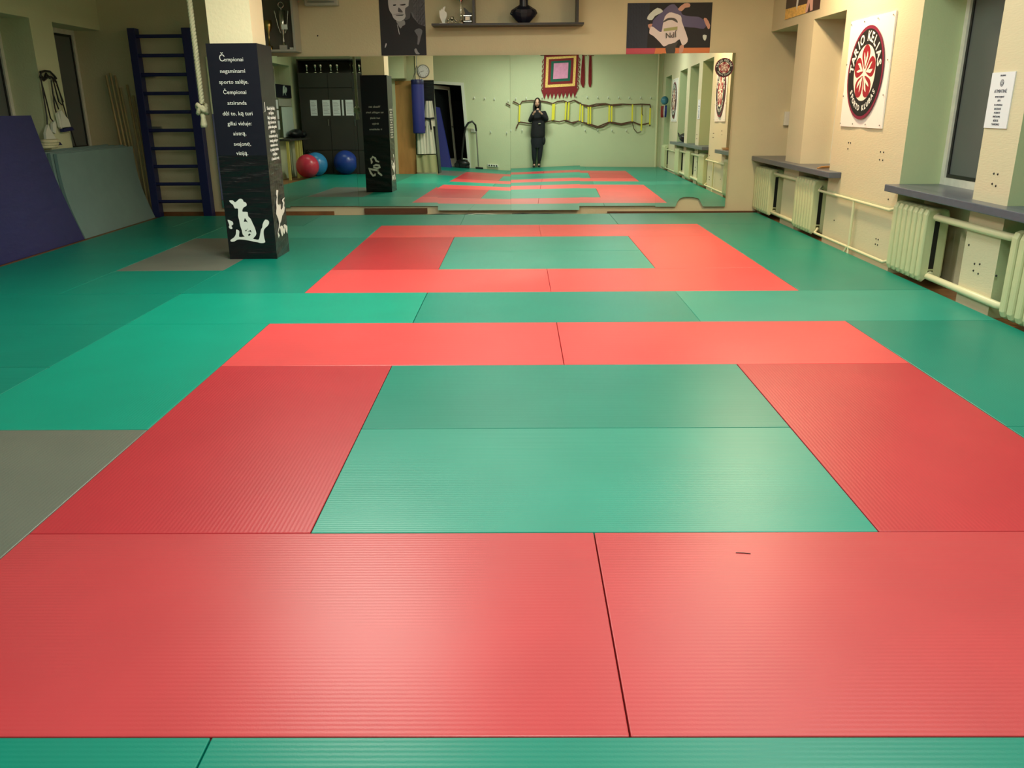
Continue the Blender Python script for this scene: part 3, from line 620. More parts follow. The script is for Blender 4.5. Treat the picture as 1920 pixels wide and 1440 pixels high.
# climbing rope left of the column
rp=thing('climbing_rope','thick pale climbing rope with a knot hanging left of the padded column','rope',(-3.28,6.75,1.25))
m=MB()
for s in range(3):
    pts=[]
    for k in range(200):
        z=1.47+(ZC-1.47)*k/199; a=k*.62+s*2.094; pts.append((-3.285+.011*math.cos(a)+.006*math.sin(z*1.3),6.75+.011*math.sin(a),z))
    m.tube(pts,.0155,7)
m.build('strands','rope',rp)
m=MB()
for c_ in range(2): m.tube([(-3.285+(.042)*math.cos(a+c_*1.6),6.75+.04*math.sin(a+c_*1.6),1.43+.028*math.sin(2*a+c_)-c_*.022) for a in [i*math.pi/8 for i in range(17)]],.021,8)
m.build('knot','rope',rp)
m=MB().lathe([(.012,.16),(.026,.12),(.022,.09),(.034,.03),(.03,0),(0,0)],(-3.285,6.75,1.25),12); m.build('frayed_end','rope',rp)

# ------------------------------------------------------------------ things on the front wall above the mirrors
def rectart(name,label,x0,x1,z0,z1,slots,shapes,cat='poster',yo=.004,texts=()):
    r=thing(name,label,cat,((x0+x1)/2,yw((x0+x1)/2),z0)); W,H=x1-x0,z1-z0
    u=Vector((W,yw(x1)-yw(x0),0)); v=Vector((0,0,H)); n=Vector((0,-1,0)); o=Vector((x0,yw(x0)-yo,z0))
    m=MB(); m.prism([(0,0),(1,0),(1,1),(0,1)],o+Vector((0,yo-.0005,0)),u,v,n*yo,0)
    for k,(mi,P_) in enumerate(shapes): m.prism(P_,o+n*(.0002+.00035*k),u,v,n*.0003,mi)
    for (s_,sz,a,b,rot,mi) in texts:
        c_,s__=math.cos(rot),math.sin(rot); uu=u.normalized()
        put_text(m,s_,sz,o+u*a+v*b+n*.02,uu*c_+Vector((0,0,1))*s__,-uu*s__+Vector((0,0,1))*c_,n,mi=mi)
    m.build('print',slots,r); return r
def unit(P_,X0,X1,Y0,Y1): return [((x-X0)/(X1-X0),(Y1-y)/(Y1-Y0)) for x,y in P_]
PM=dict(g0=mat('photo_dark',(34,34,42),.6),g1=mat('photo_mid',(112,114,124),.5),g2=mat('photo_light',(196,198,206),.5),g3=mat('photo_shade',(84,85,92),.5),g4=mat('photo_grey',(150,152,158),.5),
 d0=mat('poster_night',(12,15,25),.6),d1=mat('poster_slate',(38,48,68),.6),d2=mat('poster_purple',(58,50,112),.4),d3=mat('poster_white',(228,218,222),.4),d4=mat('poster_black',(18,18,20),.4),d5=mat('poster_olive',(160,165,100),.4),d6=mat('poster_mint',(212,226,222),.4),d7=mat('poster_skin',(205,150,130),.4),d8=mat('poster_crimson',(188,58,82),.4),d9=mat('poster_orange',(216,120,58),.4))
f4=lambda P_:unit(smooth_poly(P_,2),135,1262,-420,1370)
PORT=[(1,unit([(870,-420),(1262,-420),(1262,660),(1100,600),(950,420),(880,200),(860,-200)],135,1262,-420,1370)),
 (2,f4([(365,0),(380,-150),(480,-260),(640,-290),(790,-230),(880,-100),(900,60),(880,230),(790,330),(780,420),(720,490),(620,530),(540,500),(470,430),(440,340),(390,260),(365,120)])),
 (3,f4([(780,200),(860,150),(880,0),(960,60),(980,140),(960,280),(900,330),(880,450),(740,500),(780,400),(770,330)])),
 (4,f4([(540,510),(640,530),(740,500),(760,600),(690,640),(640,700),(580,600)])),
 (0,f4([(480,120),(520,108),(560,112),(550,138),(490,145)])),(0,f4([(640,122),(720,105),(790,100),(780,130),(700,142)])),(3,f4([(610,190),(640,200),(700,270),(710,310),(620,300),(595,270)])),
 (0,f4([(540,372),(640,366),(720,365),(700,385),(560,386)])),(4,f4([(470,360),(560,335),(700,335),(750,370),(690,358),(560,358)])),(2,f4([(562,610),(575,620),(612,830),(596,835)])),
 (1,f4([(980,760),(1100,700),(1180,760),(1140,900),(1080,1100),(1040,1080),(1060,900)])),(4,f4([(960,1230),(1010,1200),(1050,1290),(1100,1340),(1000,1340)])),(2,f4([(225,1165),(258,1060),(278,1090),(245,1168)]))]
rectart('portrait_poster','black and white portrait poster of an elderly man above the mirrors',-2.10,-1.49,2.085,2.98,[PM[k] for k in ('g0','g1','g2','g3','g4')],PORT)
f6=lambda P_:unit(smooth_poly(P_,2),160,1690,60,960); g6=lambda P_:unit(P_,160,1690,60,960)
JUDO=[(1,g6([(160,60),(560,60),(540,850),(160,850)])),(8,g6([(160,855),(700,855),(680,960),(160,960)])),(9,g6([(700,855),(1690,855),(1690,960),(680,960)])),
 (2,f6([(640,350),(800,200),(900,110),(1000,85),(1080,170),(1130,210),(1160,270),(1300,300),(1450,310),(1540,360),(1600,440),(1560,520),(1400,500),(1200,480),(1130,420),(930,400),(840,420),(830,460),(790,570),(700,530),(620,470),(625,400)])),
 (6,f6([(520,340),(560,250),(700,145),(800,200),(760,240),(660,290),(610,360)])),(7,f6([(540,440),(620,425),(600,480),(570,510)])),(7,f6([(1070,170),(1180,75),(1280,80),(1280,140),(1200,150),(1140,210)])),(7,f6([(1545,350),(1600,340),(1670,460),(1640,530)])),
 (6,f6([(1550,630),(1620,640),(1600,730),(1560,700)])),(4,f6([(900,790),(1100,740),(1060,850),(1050,950),(900,950)])),
 (3,f6([(840,300),(920,230),(1000,240),(1130,290),(1150,380),(1200,500),(1280,700),(1250,780),(1180,810),(1130,700),(1050,760),(930,790),(850,830),(780,760),(650,640),(570,590),(590,480),(640,480),(720,540),(790,570),(810,450)])),
 (4,f6([(830,370),(900,325),(1000,325),(1060,360),(1080,410),(1050,400),(980,365),(900,368),(815,405)])),(5,g6([(830,510),(1080,475),(1080,535),(830,560)])),(7,f6([(1140,820),(1210,810),(1200,930),(1130,945)]))]
rectart('judo_poster','colour poster of a judo throw with JPN on a white jacket, above the mirrors',1.19,2.30,2.075,2.70,[PM['d%d'%k] for k in range(10)],JUDO,texts=[('JPN',.095,.525,.375,math.pi+.1,4)])
# display shelf
sh=thing('display_shelf','narrow dark wooden display shelf above the mirrors','shelf',(-.39,10.2,2.42))
YS=lambda x:yw(x)
m=MB(); m.hexa([(-1.38,10.09,2.425),(.60,10.09,2.425),(.60,YS(.6),2.425),(-1.38,YS(-1.38),2.425)],[(-1.38,10.09,2.45),(.60,10.09,2.45),(.60,YS(.6),2.45),(-1.38,YS(-1.38),2.45)]); m.build('board','shelf',sh)
for x in (-.83,.515): MB().box(x-.015,x+.015,10.10,YS(x),2.45,3.0).build('divider','shelf',sh)
MB().hexa([(-.845,10.10,3.0),(.53,10.10,3.0),(.53,YS(.53),3.0),(-.845,YS(-.845),3.0)],[(-.845,10.10,3.02),(.53,10.10,3.02),(.53,YS(.53),3.02),(-.845,YS(-.845),3.02)]).build('upper_board','shelf',sh)
t1=MB(); o_=(-1.235,10.2,2.451)
t1.prism(smooth_poly([(0,0),(.02,0),(.03,.05),(.05,.10),(.045,.14),(.02,.165),(.035,.21),(.005,.2),(-.01,.17),(-.02,.19),(-.03,.16),(-.045,.165),(-.045,.10),(-.03,.05)],2),o_,(1,0,0),(0,0,1),(0,.02,0)); t1.box(-1.28,-1.19,10.17,10.24,2.4502,2.462)
single(t1,'trophy','white','white flame-shaped award standing leftmost on the display shelf','trophy',(-1.235,10.2,2.45))
t1=MB()
for dx,h,r_ in ((0,.06,.02),(.05,.085,.028),(.10,.055,.018)): t1.lathe([(r_*.8,0),(r_*.8,.006),(.007,.014),(.007,h*.5),(r_,h*.6),(r_,h),(r_*.85,h),(r_*.85,h*.65),(0,h*.6)],(-1.17+dx,10.18,2.4505),16)
single(t1,'small_cups','silver','cluster of small tarnished cups beside the white award','trophy',(-1.12,10.18,2.45))
cup=thing('trophy_cup','tall silver trophy cup on the display shelf','trophy',(-1.0,10.2,2.45))
MB().lathe([(.045,0),(.045,.025),(.025,.03),(.022,.05)],(-1.0,10.2,2.4505),20).build('base','silver',cup)
MB().lathe([(.008,.05),(.01,.08),(.018,.10),(.01,.115),(.007,.14),(.012,.16),(.007,.18),(.008,.24),(.02,.27),(.05,.31),(.075,.37),(.08,.44),(.075,.44),(.06,.36),(.0,.29)],(-1.0,10.2,2.4505),24).build('bowl','silver',cup)
m=MB()
for s in (-1,1): m.tube([(-1.0+s*.05,10.2,2.76),(-1.0+s*.10,10.2,2.80),(-1.0+s*.12,10.2,2.86),(-1.0+s*.08,10.2,2.88)],.006,6)
m.build('cup_handle','silver',cup)
tb=thing('trophy_plinth','black boxed trophy with a cream plate, beside the shelf divider','trophy',(-.90,10.2,2.45))
MB().box(-.955,-.87,10.16,10.24,2.4505,2.54).build('plinth','black',tb); MB().box(-.965,-.86,10.15,10.25,2.541,2.549).box(-.965,-.86,10.15,10.25,2.476,2.482).build('band','silver',tb); MB().box(-.942,-.883,10.155,10.16,2.49,2.535).build('plate','cream',tb)
MB().prism(smooth_poly([(-.05,.0),(.05,0),(.055,.03),(.02,.04),(0,.065),(-.05,.10),(-.04,.06),(-.03,.02)],2),(-.915,10.19,2.55),(1,0,0),(0,0,1),(0,.02,0)).build('figurine','black',tb)
# dark wrapped jar sculpture
js=thing('dark_vase','dark angular cloth-wrapped vase in the middle of the display shelf','vase',(-.18,10.22,2.45))
b=bmesh.new(); prof=[(.055,0),(.085,.02),(.145,.08),(.178,.125),(.16,.165),(.09,.205),(.06,.22)]
rg=[]
for r_,z in prof: rg.append([b.verts.new((-.18+r_*math.cos(a)*(1+.06*math.sin(3*a)),10.22+r_*.55*math.sin(a),2.4505+z+.008*math.sin(5*a))) for a in [2*math.pi*k/14 for k in range(14)]])
for A,B in zip(rg,rg[1:]):
    for k in range(14): b.faces.new((A[k],A[(k+1)%14],B[(k+1)%14],B[k]))
b.faces.new(rg[0][::-1]); MB().bm(b).build('body','blacknavy',js)
MB().lathe([(.06,.2),(.055,.25),(.06,.34),(.05,.40),(0,.41)],(-.18,10.22,2.4505),14).build('neck','blacknavy',js)
MB().ball((-.33,10.2,2.57),.03,.02,.022).tube([(-.30,10.2,2.585),(-.24,10.2,2.63)],.02,8).build('knot_end','blacknavy',js)
# trophy cabinet left
cb=thing('trophy_cabinet','open wall cabinet full of cups above the padded column','cabinet',(-3.6,10.3,2.15))
MB().box(-4.10,-3.18,10.15,10.45,2.13,2.155).build('bottom','ventg',cb); MB().box(-3.21,-3.18,10.15,10.45,2.155,3.2).build('side_panel','ventg',cb); MB().box(-4.10,-4.07,10.15,10.45,2.155,3.2).build('side_panel','ventg',cb)
MB().box(-4.07,-3.21,10.43,10.45,2.155,3.2).build('back_panel',mat('cabinet_back',(118,112,98),.6),cb); MB().box(-4.07,-3.21,10.15,10.45,3.18,3.2).build('top','ventg',cb)
cg=thing('trophy_cup','slim two-handled silver cup in the open wall cabinet','trophy',(-3.36,10.25,2.155))
MB().box(-3.41,-3.31,10.2,10.3,2.1555,2.21).build('base','ventg',cg)
MB().lathe([(.03,.055),(.02,.08),(.008,.1),(.015,.12),(.007,.15),(.02,.2),(.035,.3),(.05,.48),(.045,.48),(.02,.22),(0,.2)],(-3.36,10.25,2.155),20).build('bowl','silver',cg)
m=MB()
for s in (-1,1): m.tube([(-3.36+s*.03,10.25,2.36),(-3.36+s*.06,10.25,2.45),(-3.36+s*.09,10.25,2.63)],.007,6)
m.build('cup_handle','silver',cg)
m=MB().box(-3.36,-3.28,10.19,10.2,2.40,2.46).build('name_plate','silver',cg)
MB().tube([(-3.36+.035*math.cos(a),10.25,2.70+.035*math.sin(a)) for a in [i*math.pi/8 for i in range(17)]],.007,6).tube([(-3.36,10.25,2.63),(-3.36,10.25,2.665)],.006,6).build('ring_top','silver',cg)
single(MB().lathe([(.04,0),(.04,.05),(.01,.06),(.01,.2),(.05,.28),(.055,.36),(.05,.36),(0,.26)],(-3.56,10.28,2.1555),16),'trophy_cup','gold','small cup behind the column top in the wall cabinet','trophy',(-3.56,10.28,2.155))
single(MB().box(-3.27,-3.22,10.18,10.24,2.1555,2.18),'small_box','offwhite','tiny pale box at the cabinet corner','box',(-3.25,10.2,2.155))
vt=thing('air_vent','pale rectangular ventilation box high on the front wall','vent',(-2.85,10.4,2.70))
MB().box(-3.07,-2.63,10.33,yw(-2.85)-.001,2.70,2.98,bev=.008).build('housing','ventg',vt)
m=MB()
for k in range(6): m.box(-3.03,-2.67,10.325,10.333,2.735+.04*k,2.75+.04*k)
m.build('louvre','steel',vt)
m=MB().ball((-2.95,yw(-2.95),2.34),.01,n=8,m=6); tag(single(m,'wall_plug','dark','single dark hole on the front wall below the vent','wall mark',(-2.95,yw(-2.95),2.34)))

# ------------------------------------------------------------------ club emblem (banner + sticker)
def emblem(mb,o,u,v,n,rad,step=.0012,cols=(0,1,2,3,4)):
    o,u,v,n=map(Vector,(o,u,v,n)); circ=lambda r_,k=48:[(r_*math.cos(2*math.pi*i/k),r_*math.sin(2*math.pi*i/k)) for i in range(k)]
    W,Bk,Mr,Rd,Cr=cols
    mb.prism(circ(rad),o,u,v,n*step,Mr); mb.prism(circ(rad*.93),o+n*step,u,v,n*step,Bk); mb.prism(circ(rad*.60),o+n*step*2,u,v,n*step,Cr)
    for k in range(5):
        a=math.pi/2+k*2*math.pi/5; ca,sa=math.cos(a),math.sin(a)
        def Q(P_): return [((x*ca-y*sa)*rad,(x*sa+y*ca)*rad) for x,y in P_]
        mb.prism(Q(smooth_poly([(.08,.0),(.16,.085),(.32,.20),(.46,.21),(.57,.11),(.60,.0),(.57,-.11),(.46,-.21),(.32,-.20),(.16,-.085)],2)),o+n*step*3,u,v,n*step,Rd)
        mb.prism(Q(smooth_poly([(.10,-.01),(.22,.035),(.33,.09),(.44,.10),(.37,.05),(.30,.0),(.36,-.05),(.46,-.07),(.34,-.12),(.22,-.07)],2)),o+n*step*4,u,v,n*step,Cr)
        mb.prism(Q([(.24,-.012),(.3,.012),(.34,-.03),(.29,-.02)]),o+n*step*5,u,v,n*step,Bk)
    tb_=o+n*step*2.5
    arc_text(mb,'TARIO KELIAS',rad*.30,tb_,u,v,n,rad*.765,R(172),R(14),True,mi=W,bold=rad*.006)
    arc_text(mb,'SPORTO KLUBAS',rad*.17,tb_,u,v,n,rad*.765,R(212),R(328),False,mi=W,bold=rad*.004)
ESL=['white','clubblack','clubmaroon','clubred','cream','bannerwhite','steel']
def banner(yc,label):
    r=thing('club_banner',label,'banner',(XR,yc,1.2),'club banners on the right wall')
    hw,z0,z1=.52,1.205,2.205; m=MB(); nx,nz=16,16; V=[];F=[]
    def bx(s,t): return XR-.012-.006*math.sin(s*9+t*3)*(1-abs(2*s-1))-.008*abs(math.sin(t*5))*.5
    for j in range(nz+1):
        for i in range(nx+1): s,t=i/nx,j/nz; V.append((bx(s,t),yc-hw+2*hw*s,z0+(z1-z0)*t))
    for j in range(nz):
        for i in range(nx): a=j*(nx+1)+i; F.append((a,a+nx+1,a+nx+2,a+1))
    m.add(V,F,0,True)
    V2=[(XR-.001,p[1],p[2]) for p in V]; per=[i for i in range(nx+1)]+[(j+1)*(nx+1)-1 for j in range(1,nz+1)]+[nz*(nx+1)+i for i in range(nx-1,-1,-1)]+[j*(nx+1) for j in range(nz-1,0,-1)]
    A=[V[i] for i in per]; B=[V2[i] for i in per]; n=len(per); m.add(A+B,[(k,(k+1)%n,n+(k+1)%n,n+k) for k in range(n)],0)
    m.build('sheet','bannerwhite',r)
    m=MB(); emblem(m,(XR-.026,yc,1.705),(0,-1,0),(0,0,1),(-1,0,0),.425); m.build('emblem',ESL,r)
    m=MB()
    for s in (-.49,-.16,.16,.49):
        for z in (1.235,2.175): m.lathe([(0,0),(.009,0),(.009,.003)],(0,0,0),10) if 0 else m.ball((XR-.024,yc+s,z),.004,.008,.008,8,6)
    for z in (1.5,1.8):
        for s in (-.49,.49): m.ball((XR-.024,yc+s,z),.004,.008,.008,8,6)
    m.build('eyelet','steel',r)
banner(6.94,'white club banner with red flower emblem on the right wall, between the windows')
banner(.62,'second white club banner on the right wall, seen only in the mirror')
st=thing('round_sticker','round black and red club sticker on the top corner of the rightmost mirror','sticker',(2.50,10.28,1.89))
m=MB(); ym=lambda x,z:10.31-.0255*(x-2.2)+.0089*(z-.5)
emblem(m,(2.505,ym(2.505,1.89)-.004,1.895),(1,-.0255,0),(0,.0089,1),(0,-1,0),.122,step=.0005); m.build('emblem',ESL,st)
# notice sheet on the pier
nt_=thing('notice_sheet','white printed notice taped to the pier between the right windows','notice',(XR,4.53,1.26))
m=MB(); m.box(XR-.008,XR-.001,4.385,4.675,1.255,1.625); m.build('sheet','paper',nt_)
m=MB(); O=lambda y,z:(XR-.009,y,z)
emblem(m,(XR-.0085,4.53,1.555),(0,-1,0),(0,0,1),(-1,0,0),.024,step=.0002,cols=(1,0,0,0,1))
for s_,z,sz in [('SKELBIMAS',1.603,.014),('ATMINTINĖ',1.50,.030),('SPORTUOJANT',1.463,.017),('BŪTI',1.438,.017),('SU APRANGA',1.410,.017),('BATELIUS',1.384,.02),('NUSIAUTI',1.358,.017),('PRIEŠ KILIMĄ',1.332,.016),('BŪKITE',1.305,.02),('TVARKINGI',1.280,.02)]: put_text(m,s_,sz,O(4.53,z),(0,-1,0),(0,0,1),(-1,0,0),mi=0)
m.build('print',['ink','paper'],nt_)
# poster high on the lintel, right
r=thing('wall_poster','brown and pink sports poster high on the right wall above the corner windows','poster',(XR,9.1,2.43))
m=MB(); m.box(XR-.006,XR-.001,8.5,9.76,2.43,3.1,mi=0)
m.prism([(8.95,0),(9.76,0),(9.76,.12),(8.95,.10)],(XR-.0065,0,2.43),(0,1,0),(0,0,1),(-.0008,0,0),3)
m.prism([(9.30,.06),(9.34,.12),(9.33,.4),(9.28,.4),(9.27,.15)],(XR-.0068,0,2.43),(0,1,0),(0,0,1),(-.0008,0,0),2)
m.prism([(8.9,0.005),(8.98,0.005),(8.86,.28),(8.72,.4),(8.60,.4),(8.74,.12),(8.72,0.01),(8.80,0.005),(8.85,.1)],(XR-.007,0,2.43),(0,1,0),(0,0,1),(-.0008,0,0),1)
m.build('print',[mat('poster_brown',(62,42,46),.4),mat('poster_pink',(228,180,170),.4),'white','tapgold'],r)

# ------------------------------------------------------------------ back wall (seen in the mirrors)
dr=thing('door_1','white framed doorway with an open glazed door, seen in the mirror','door',(-2.6,YB,FZ)); dr['kind']='structure'; del dr['category']
m=MB(); m.box(-3.11,-3.03,YB-.2,YB+.02,FZ,2.28); m.box(-2.16,-2.08,YB-.2,YB+.02,FZ,2.28); m.box(-3.03,-2.16,YB-.2,YB+.02,2.2,2.28); m.build('door_frame','offwhite',dr)
# leaf swung into the dark hall
a=R(-62); hx,hy=-3.02,YB-.12; dxx,dyy=math.cos(a),math.sin(a)
def leafbox(s0,s1,t0,t1,z0,z1):
    q=lambda s,t:(hx+dxx*s-dyy*t,hy+dyy*s+dxx*t)
    A=[q(s0,t0),q(s1,t0),q(s1,t1),q(s0,t1)]; return [(x,y,z0) for x,y in A],[(x,y,z1) for x,y in A]
lf=MB().hexa(*leafbox(0,.08,0,.04,FZ+.01,2.18)).hexa(*leafbox(.80,.88,0,.04,FZ+.01,2.18)).hexa(*leafbox(.08,.80,0,.04,2.08,2.18)).hexa(*leafbox(.08,.80,0,.04,FZ+.01,.2)).build('door_leaf','offwhite',dr)
MB().hexa(*leafbox(.08,.80,.015,.025,.2,2.08)).build('pane','dark',lf)
q=leafbox(.78,.86,.04,.06,1.08,1.10); MB().hexa(*q).hexa(*leafbox(.72,.84,.07,.085,1.08,1.1)).build('door_handle','steel',lf)
leanb=MB(); leanb.hexa([(-2.98,-1.62,.0),(-2.60,-1.62,.0),(-2.58,-1.76,.0),(-2.98,-1.76,.0)],[(-3.02,-1.98,1.62),(-2.80,-1.98,1.58),(-2.80,-2.10,1.58),(-3.02,-2.10,1.62)])
single(leanb,'folded_mattress','bagblue','blue mattress leaning in the open doorway, seen in the mirror','mattress',(-2.8,-1.8,0))

vc=thing('vacuum_cleaner','black vacuum cleaner with upright steel tube by the doorway','vacuum cleaner',(-2.2,-1.85,0))
MB().ball((-2.28,-1.88,.12),.20,.14,.115).box(-2.44,-2.1,-1.98,-1.78,.0,.08,bev=.02).build('body','black',vc)
MB().prism(smooth_poly([(-.09,0),(.07,0),(.05,.02),(-.07,.03)],1),(-2.17,-1.80,.24),(1,0,0),(0,0,1),(0,.06,0)).build('top_handle','offwhite',vc)
m=MB()
for dx in (-.36,-.2): 
    b=bmesh.new(); bmesh.ops.create_cone(b,segments=16,radius1=.07,radius2=.07,depth=.03,cap_ends=True); m.bm(b,0,False,Matrix.Translation((-2.08+dx,-1.76,.07))@Matrix.Rotation(R(90),4,'X'))
m.build('wheel','black',vc)
MB().tube([(-1.85,-1.92,.06),(-1.84,-1.95,.5),(-1.83,-1.99,1.05)],.018,10).build('tube','steel',vc)
MB().tube([(-1.83,-1.99,1.02),(-1.84,-1.98,1.18),(-1.92,-1.96,1.27),(-2.03,-1.94,1.22),(-2.12,-1.93,1.1),(-2.2,-1.92,.8),(-2.28,-1.9,.4),(-2.3,-1.88,.2)],.028,10).build('hose','black',vc)
MB().box(-1.93,-1.72,-1.97,-1.84,.0,.05,bev=.012).build('floor_head','black',vc)
single(MB().box(-1.99,-1.85,YB,YB+.05,.98,1.08,bev=.006),'wall_switch_box','offwhite','white switch box on the back wall beside the vacuum tube','switch',(-1.92,YB,.98))
sk=thing('socket_strip','white four-way socket strip low on the back wall','socket',(-1.45,YB,.07)); MB().box(-1.60,-1.30,YB,YB+.045,.07,.14,bev=.005).build('body','offwhite',sk)
m=MB()
for k in range(4):
    b=bmesh.new(); bmesh.ops.create_cone(b,segments=16,radius1=.022,radius2=.022,depth=.004,cap_ends=True); m.bm(b,0,False,Matrix.Translation((-1.555+.07*k,YB+.046,.105))@Matrix.Rotation(R(90),4,'X'))
m.build('socket','dark',sk)
# hooks
def hook(x,z,label,group):
    m=MB().box(x-.016,x+.016,YB,YB+.012,z-.03,z+.035,bev=.003); m.tube([(x,YB+.01,z-.01),(x,YB+.045,z-.025),(x,YB+.055,z+.015)],.008,8)
    return single(m,'wall_hook','offwhite',label,'hook',(x,YB,z),group)
hk=hook(-.88,1.865,'small white hook above the ladder, first from the door side','upper row of hooks on the back wall')
for k,x in enumerate([-.59,-.15,.2,.5,.78,1.05,1.34,1.63,1.92,2.21,2.52,2.80]): dup(hk,(x,YB,1.865-.02*(x+.88)/3.7),'small white hook above the ladder, '+['second','third','fourth','fifth','sixth','seventh','eighth','ninth','tenth','eleventh','twelfth','last'][k]+' from the door side')
for x,l in ((-1.82,'nearest the door'),(-1.53,'second from the door'),(-1.26,'third from the door')): dup(hk,(x,YB,1.90),'small white hook on the back wall, '+l,'hooks right of the door')
for x,l in ((-1.44,'left of the mirror seam'),(-.99,'at the mirror seam'),(-.67,'beside the woman')): dup(hk,(x,YB,1.02),'small white hook of the lower row, '+l,'lower hooks left of the woman')
for x,l in ((1.0,'nearest the woman'),(1.35,'second from the woman'),(1.75,'third from the woman'),(2.15,'farthest from the woman')): dup(hk,(x,YB,.98),'small white hook below the ladder, '+l,'lower hooks right of the woman')
# agility ladder
al=thing('agility_ladder','agility ladder of brown straps and yellow rungs hung along the back wall','ladder',(1.0,YB+.05,1.2))
YA=YB+.05
def ribbon(P_,w_=.035,mi=0,y=YA):
    m=MB(); pts=[(a,y+.004*math.sin(i*2.1),b) for i,(a,b) in enumerate(P_)]; m.tube(pts,.009,8,ry=w_/2); return m
top=[(-.95,1.80),(-.86,1.76),(-.76,1.70),(-.70,1.79),(-.45,1.80),(-.2,1.78),(.0,1.74),(.15,1.69),(.28,1.74),(.45,1.75),(.56,1.70),(.75,1.75),(.9,1.67),(1.1,1.63),(1.3,1.68),(1.55,1.69),(1.7,1.66),(2.0,1.68),(2.3,1.67),(2.55,1.68),(2.78,1.67),(2.80,1.58)]
top2=[(.9,1.66),(1.1,1.61),(1.35,1.64),(1.55,1.68),(1.75,1.64),(2.0,1.67)]
bot=[(-.84,1.08),(-.80,1.18),(-.76,1.25),(-.5,1.20),(-.2,1.19),(.16,1.24),(.36,1.20),(.5,1.23),(.7,1.16),(.9,1.20),(1.1,1.16),(1.35,1.08),(1.55,1.16),(1.68,1.21),(2.0,1.16),(2.3,1.22),(2.55,1.13),(2.77,1.18),(2.80,1.10)]
bot2=[(.52,1.24),(.75,1.14),(.92,1.2),(1.1,1.13),(1.32,1.05),(1.5,1.09),(1.68,1.19),(2.0,1.13),(2.3,1.2)]
for P_,dy in ((top,0),(top2,.015),(bot,0),(bot2,.015)): ribbon(P_,y=YA+dy).build('strap','strap',al)
ribbon([(2.30,1.22),(2.36,1.02),(2.45,.92),(2.55,.95)],.02).build('loose_strap','strap',al); ribbon([(2.56,1.68),(2.57,1.42),(2.60,1.38)],.02,y=YA+.02).build('loose_strap','strap',al)
for x,zt,zb in [(-.76,1.70,1.25),(.16,1.68,1.25),(.20,1.68,1.26),(.52,1.71,1.24),(.60,1.70,1.24),(.92,1.66,1.2),(1.08,1.63,1.15),(1.14,1.63,1.15),(1.66,1.66,1.21),(1.73,1.66,1.21),(2.30,1.67,1.22),(2.56,1.60,.98),(2.79,1.58,1.14)]:
    MB().box(x-.021,x+.021,YA+.012,YA+.022,zb,zt,bev=.003).build('rung','yellow',al)
# tapestry
tp=thing('tapestry','square red, gold, green and pink cloth hanging with zigzag fringe on the back wall','tapestry',(.3,YB+.03,1.95))
x0,x1,z0,z1=-.14,.80,2.06,2.95; YT=YB+.02
def sq(i,mi,k): return (i,mi,k)
m=MB(); 
for ins,mi,k in ((0,0,0),(.06,1,1),(.13,0,2),(.20,2,3),(.27,3,4)): m.box(x0+ins,x1-ins,YT+.003*k,YT+.003*(k+1),z0+ins,z1-ins*.8,mi=mi)
m.build('cloth',['tapred','tapgold','tapgreen','tappink'],tp)
m=MB(); m.box(x0-.02,x1+.02,YT,YT+.008,z0-.08,z0)
for k in range(9): xx=x0+(x1-x0)*(k+.5)/9; m.prism([(-.06,0),(.06,0),(.0,-.18)],(xx,YT,z0-.07),(1,0,0),(0,0,1),(0,.006,0))
m.build('fringe','tapred',tp)
m=MB()
for s,xx in ((-1,x0-.01),(1,x1+.01)):
    for k in range(7): m.tube([(xx,YT+.01,z1-.1-.12*k),(xx+s*.03,YT+.012,z1-.16-.12*k),(xx+s*.01,YT+.01,z1-.2-.12*k)],.012,6)
m.build('side_fringe','tapred',tp)
MB().tube([(x0-.1,YT+.02,z1+.01),(x1+.12,YT+.02,z1+.01)],.012,8).build('hanging_rod','darkboard',tp)
for xx,l,z in ((.93,'left one of two beside the tapestry',2.12),(1.12,'right one of two beside the tapestry',2.13)):
    m=MB()
    for k in (-.03,0,.03): m.tube([(xx+k*.6,YB+.03,2.93),(xx+k,YB+.035,2.6),(xx+k*.9,YB+.03,z+.1),(xx+k*.5,YB+.03,z)],[.012,.014,.02,.008],8)
    m.box(xx-.06,xx+.1,YB,YB+.02,2.93,2.945); single(m,'tassel','tapred','long dark red tassel hanging on the back wall, '+l,'tassel',(xx,YB,z))

# things on the right wall near the back corner
single(MB().ball((XR-.07,-.95,1.74),.10,.11,.11),'globe_ball','globe','blue-green ball hanging on the right wall near the back corner','ball',(XR-.07,-.95,1.63))
for k,(y,mt_,l) in enumerate(((-1.75,'red','leftmost dark red'),(-1.55,'red','second, red'),(-1.38,'clubred','third, bright red'),(-1.12,'white','white one'),(-.92,'bluef','blue one')) if False else ((-1.9,'red','red, nearest the back wall'),(-1.72,'tapred','dark red'),(-1.52,'clubred','bright red'),(-1.2,'white','white'),(-.98,'bluef','blue'))):
    m=MB().prism(smooth_poly([(-.06,.0),(.0,-.14),(.06,.0),(.05,.12),(0,.16),(-.05,.12)],2),(XR-.05,y,1.46),(0,1,0),(0,0,1),(.045,0,0)); single(m,'pennant',mt_,'small pointed pennant on the right wall near the back corner: '+l,'pennant',(XR-.03,y,1.32))
sb=thing('sports_bag','black bag lying on the near end of the long grey window sill','bag',(3.2,1.9,.75)); MB().ball((3.22,1.75,.85),.12,.30,.10).build('body','black',sb); MB().tube([(3.12,1.6,.85),(3.07,1.75,.95),(3.12,1.9,.85)],.012,8).build('carry_handle','black',sb)

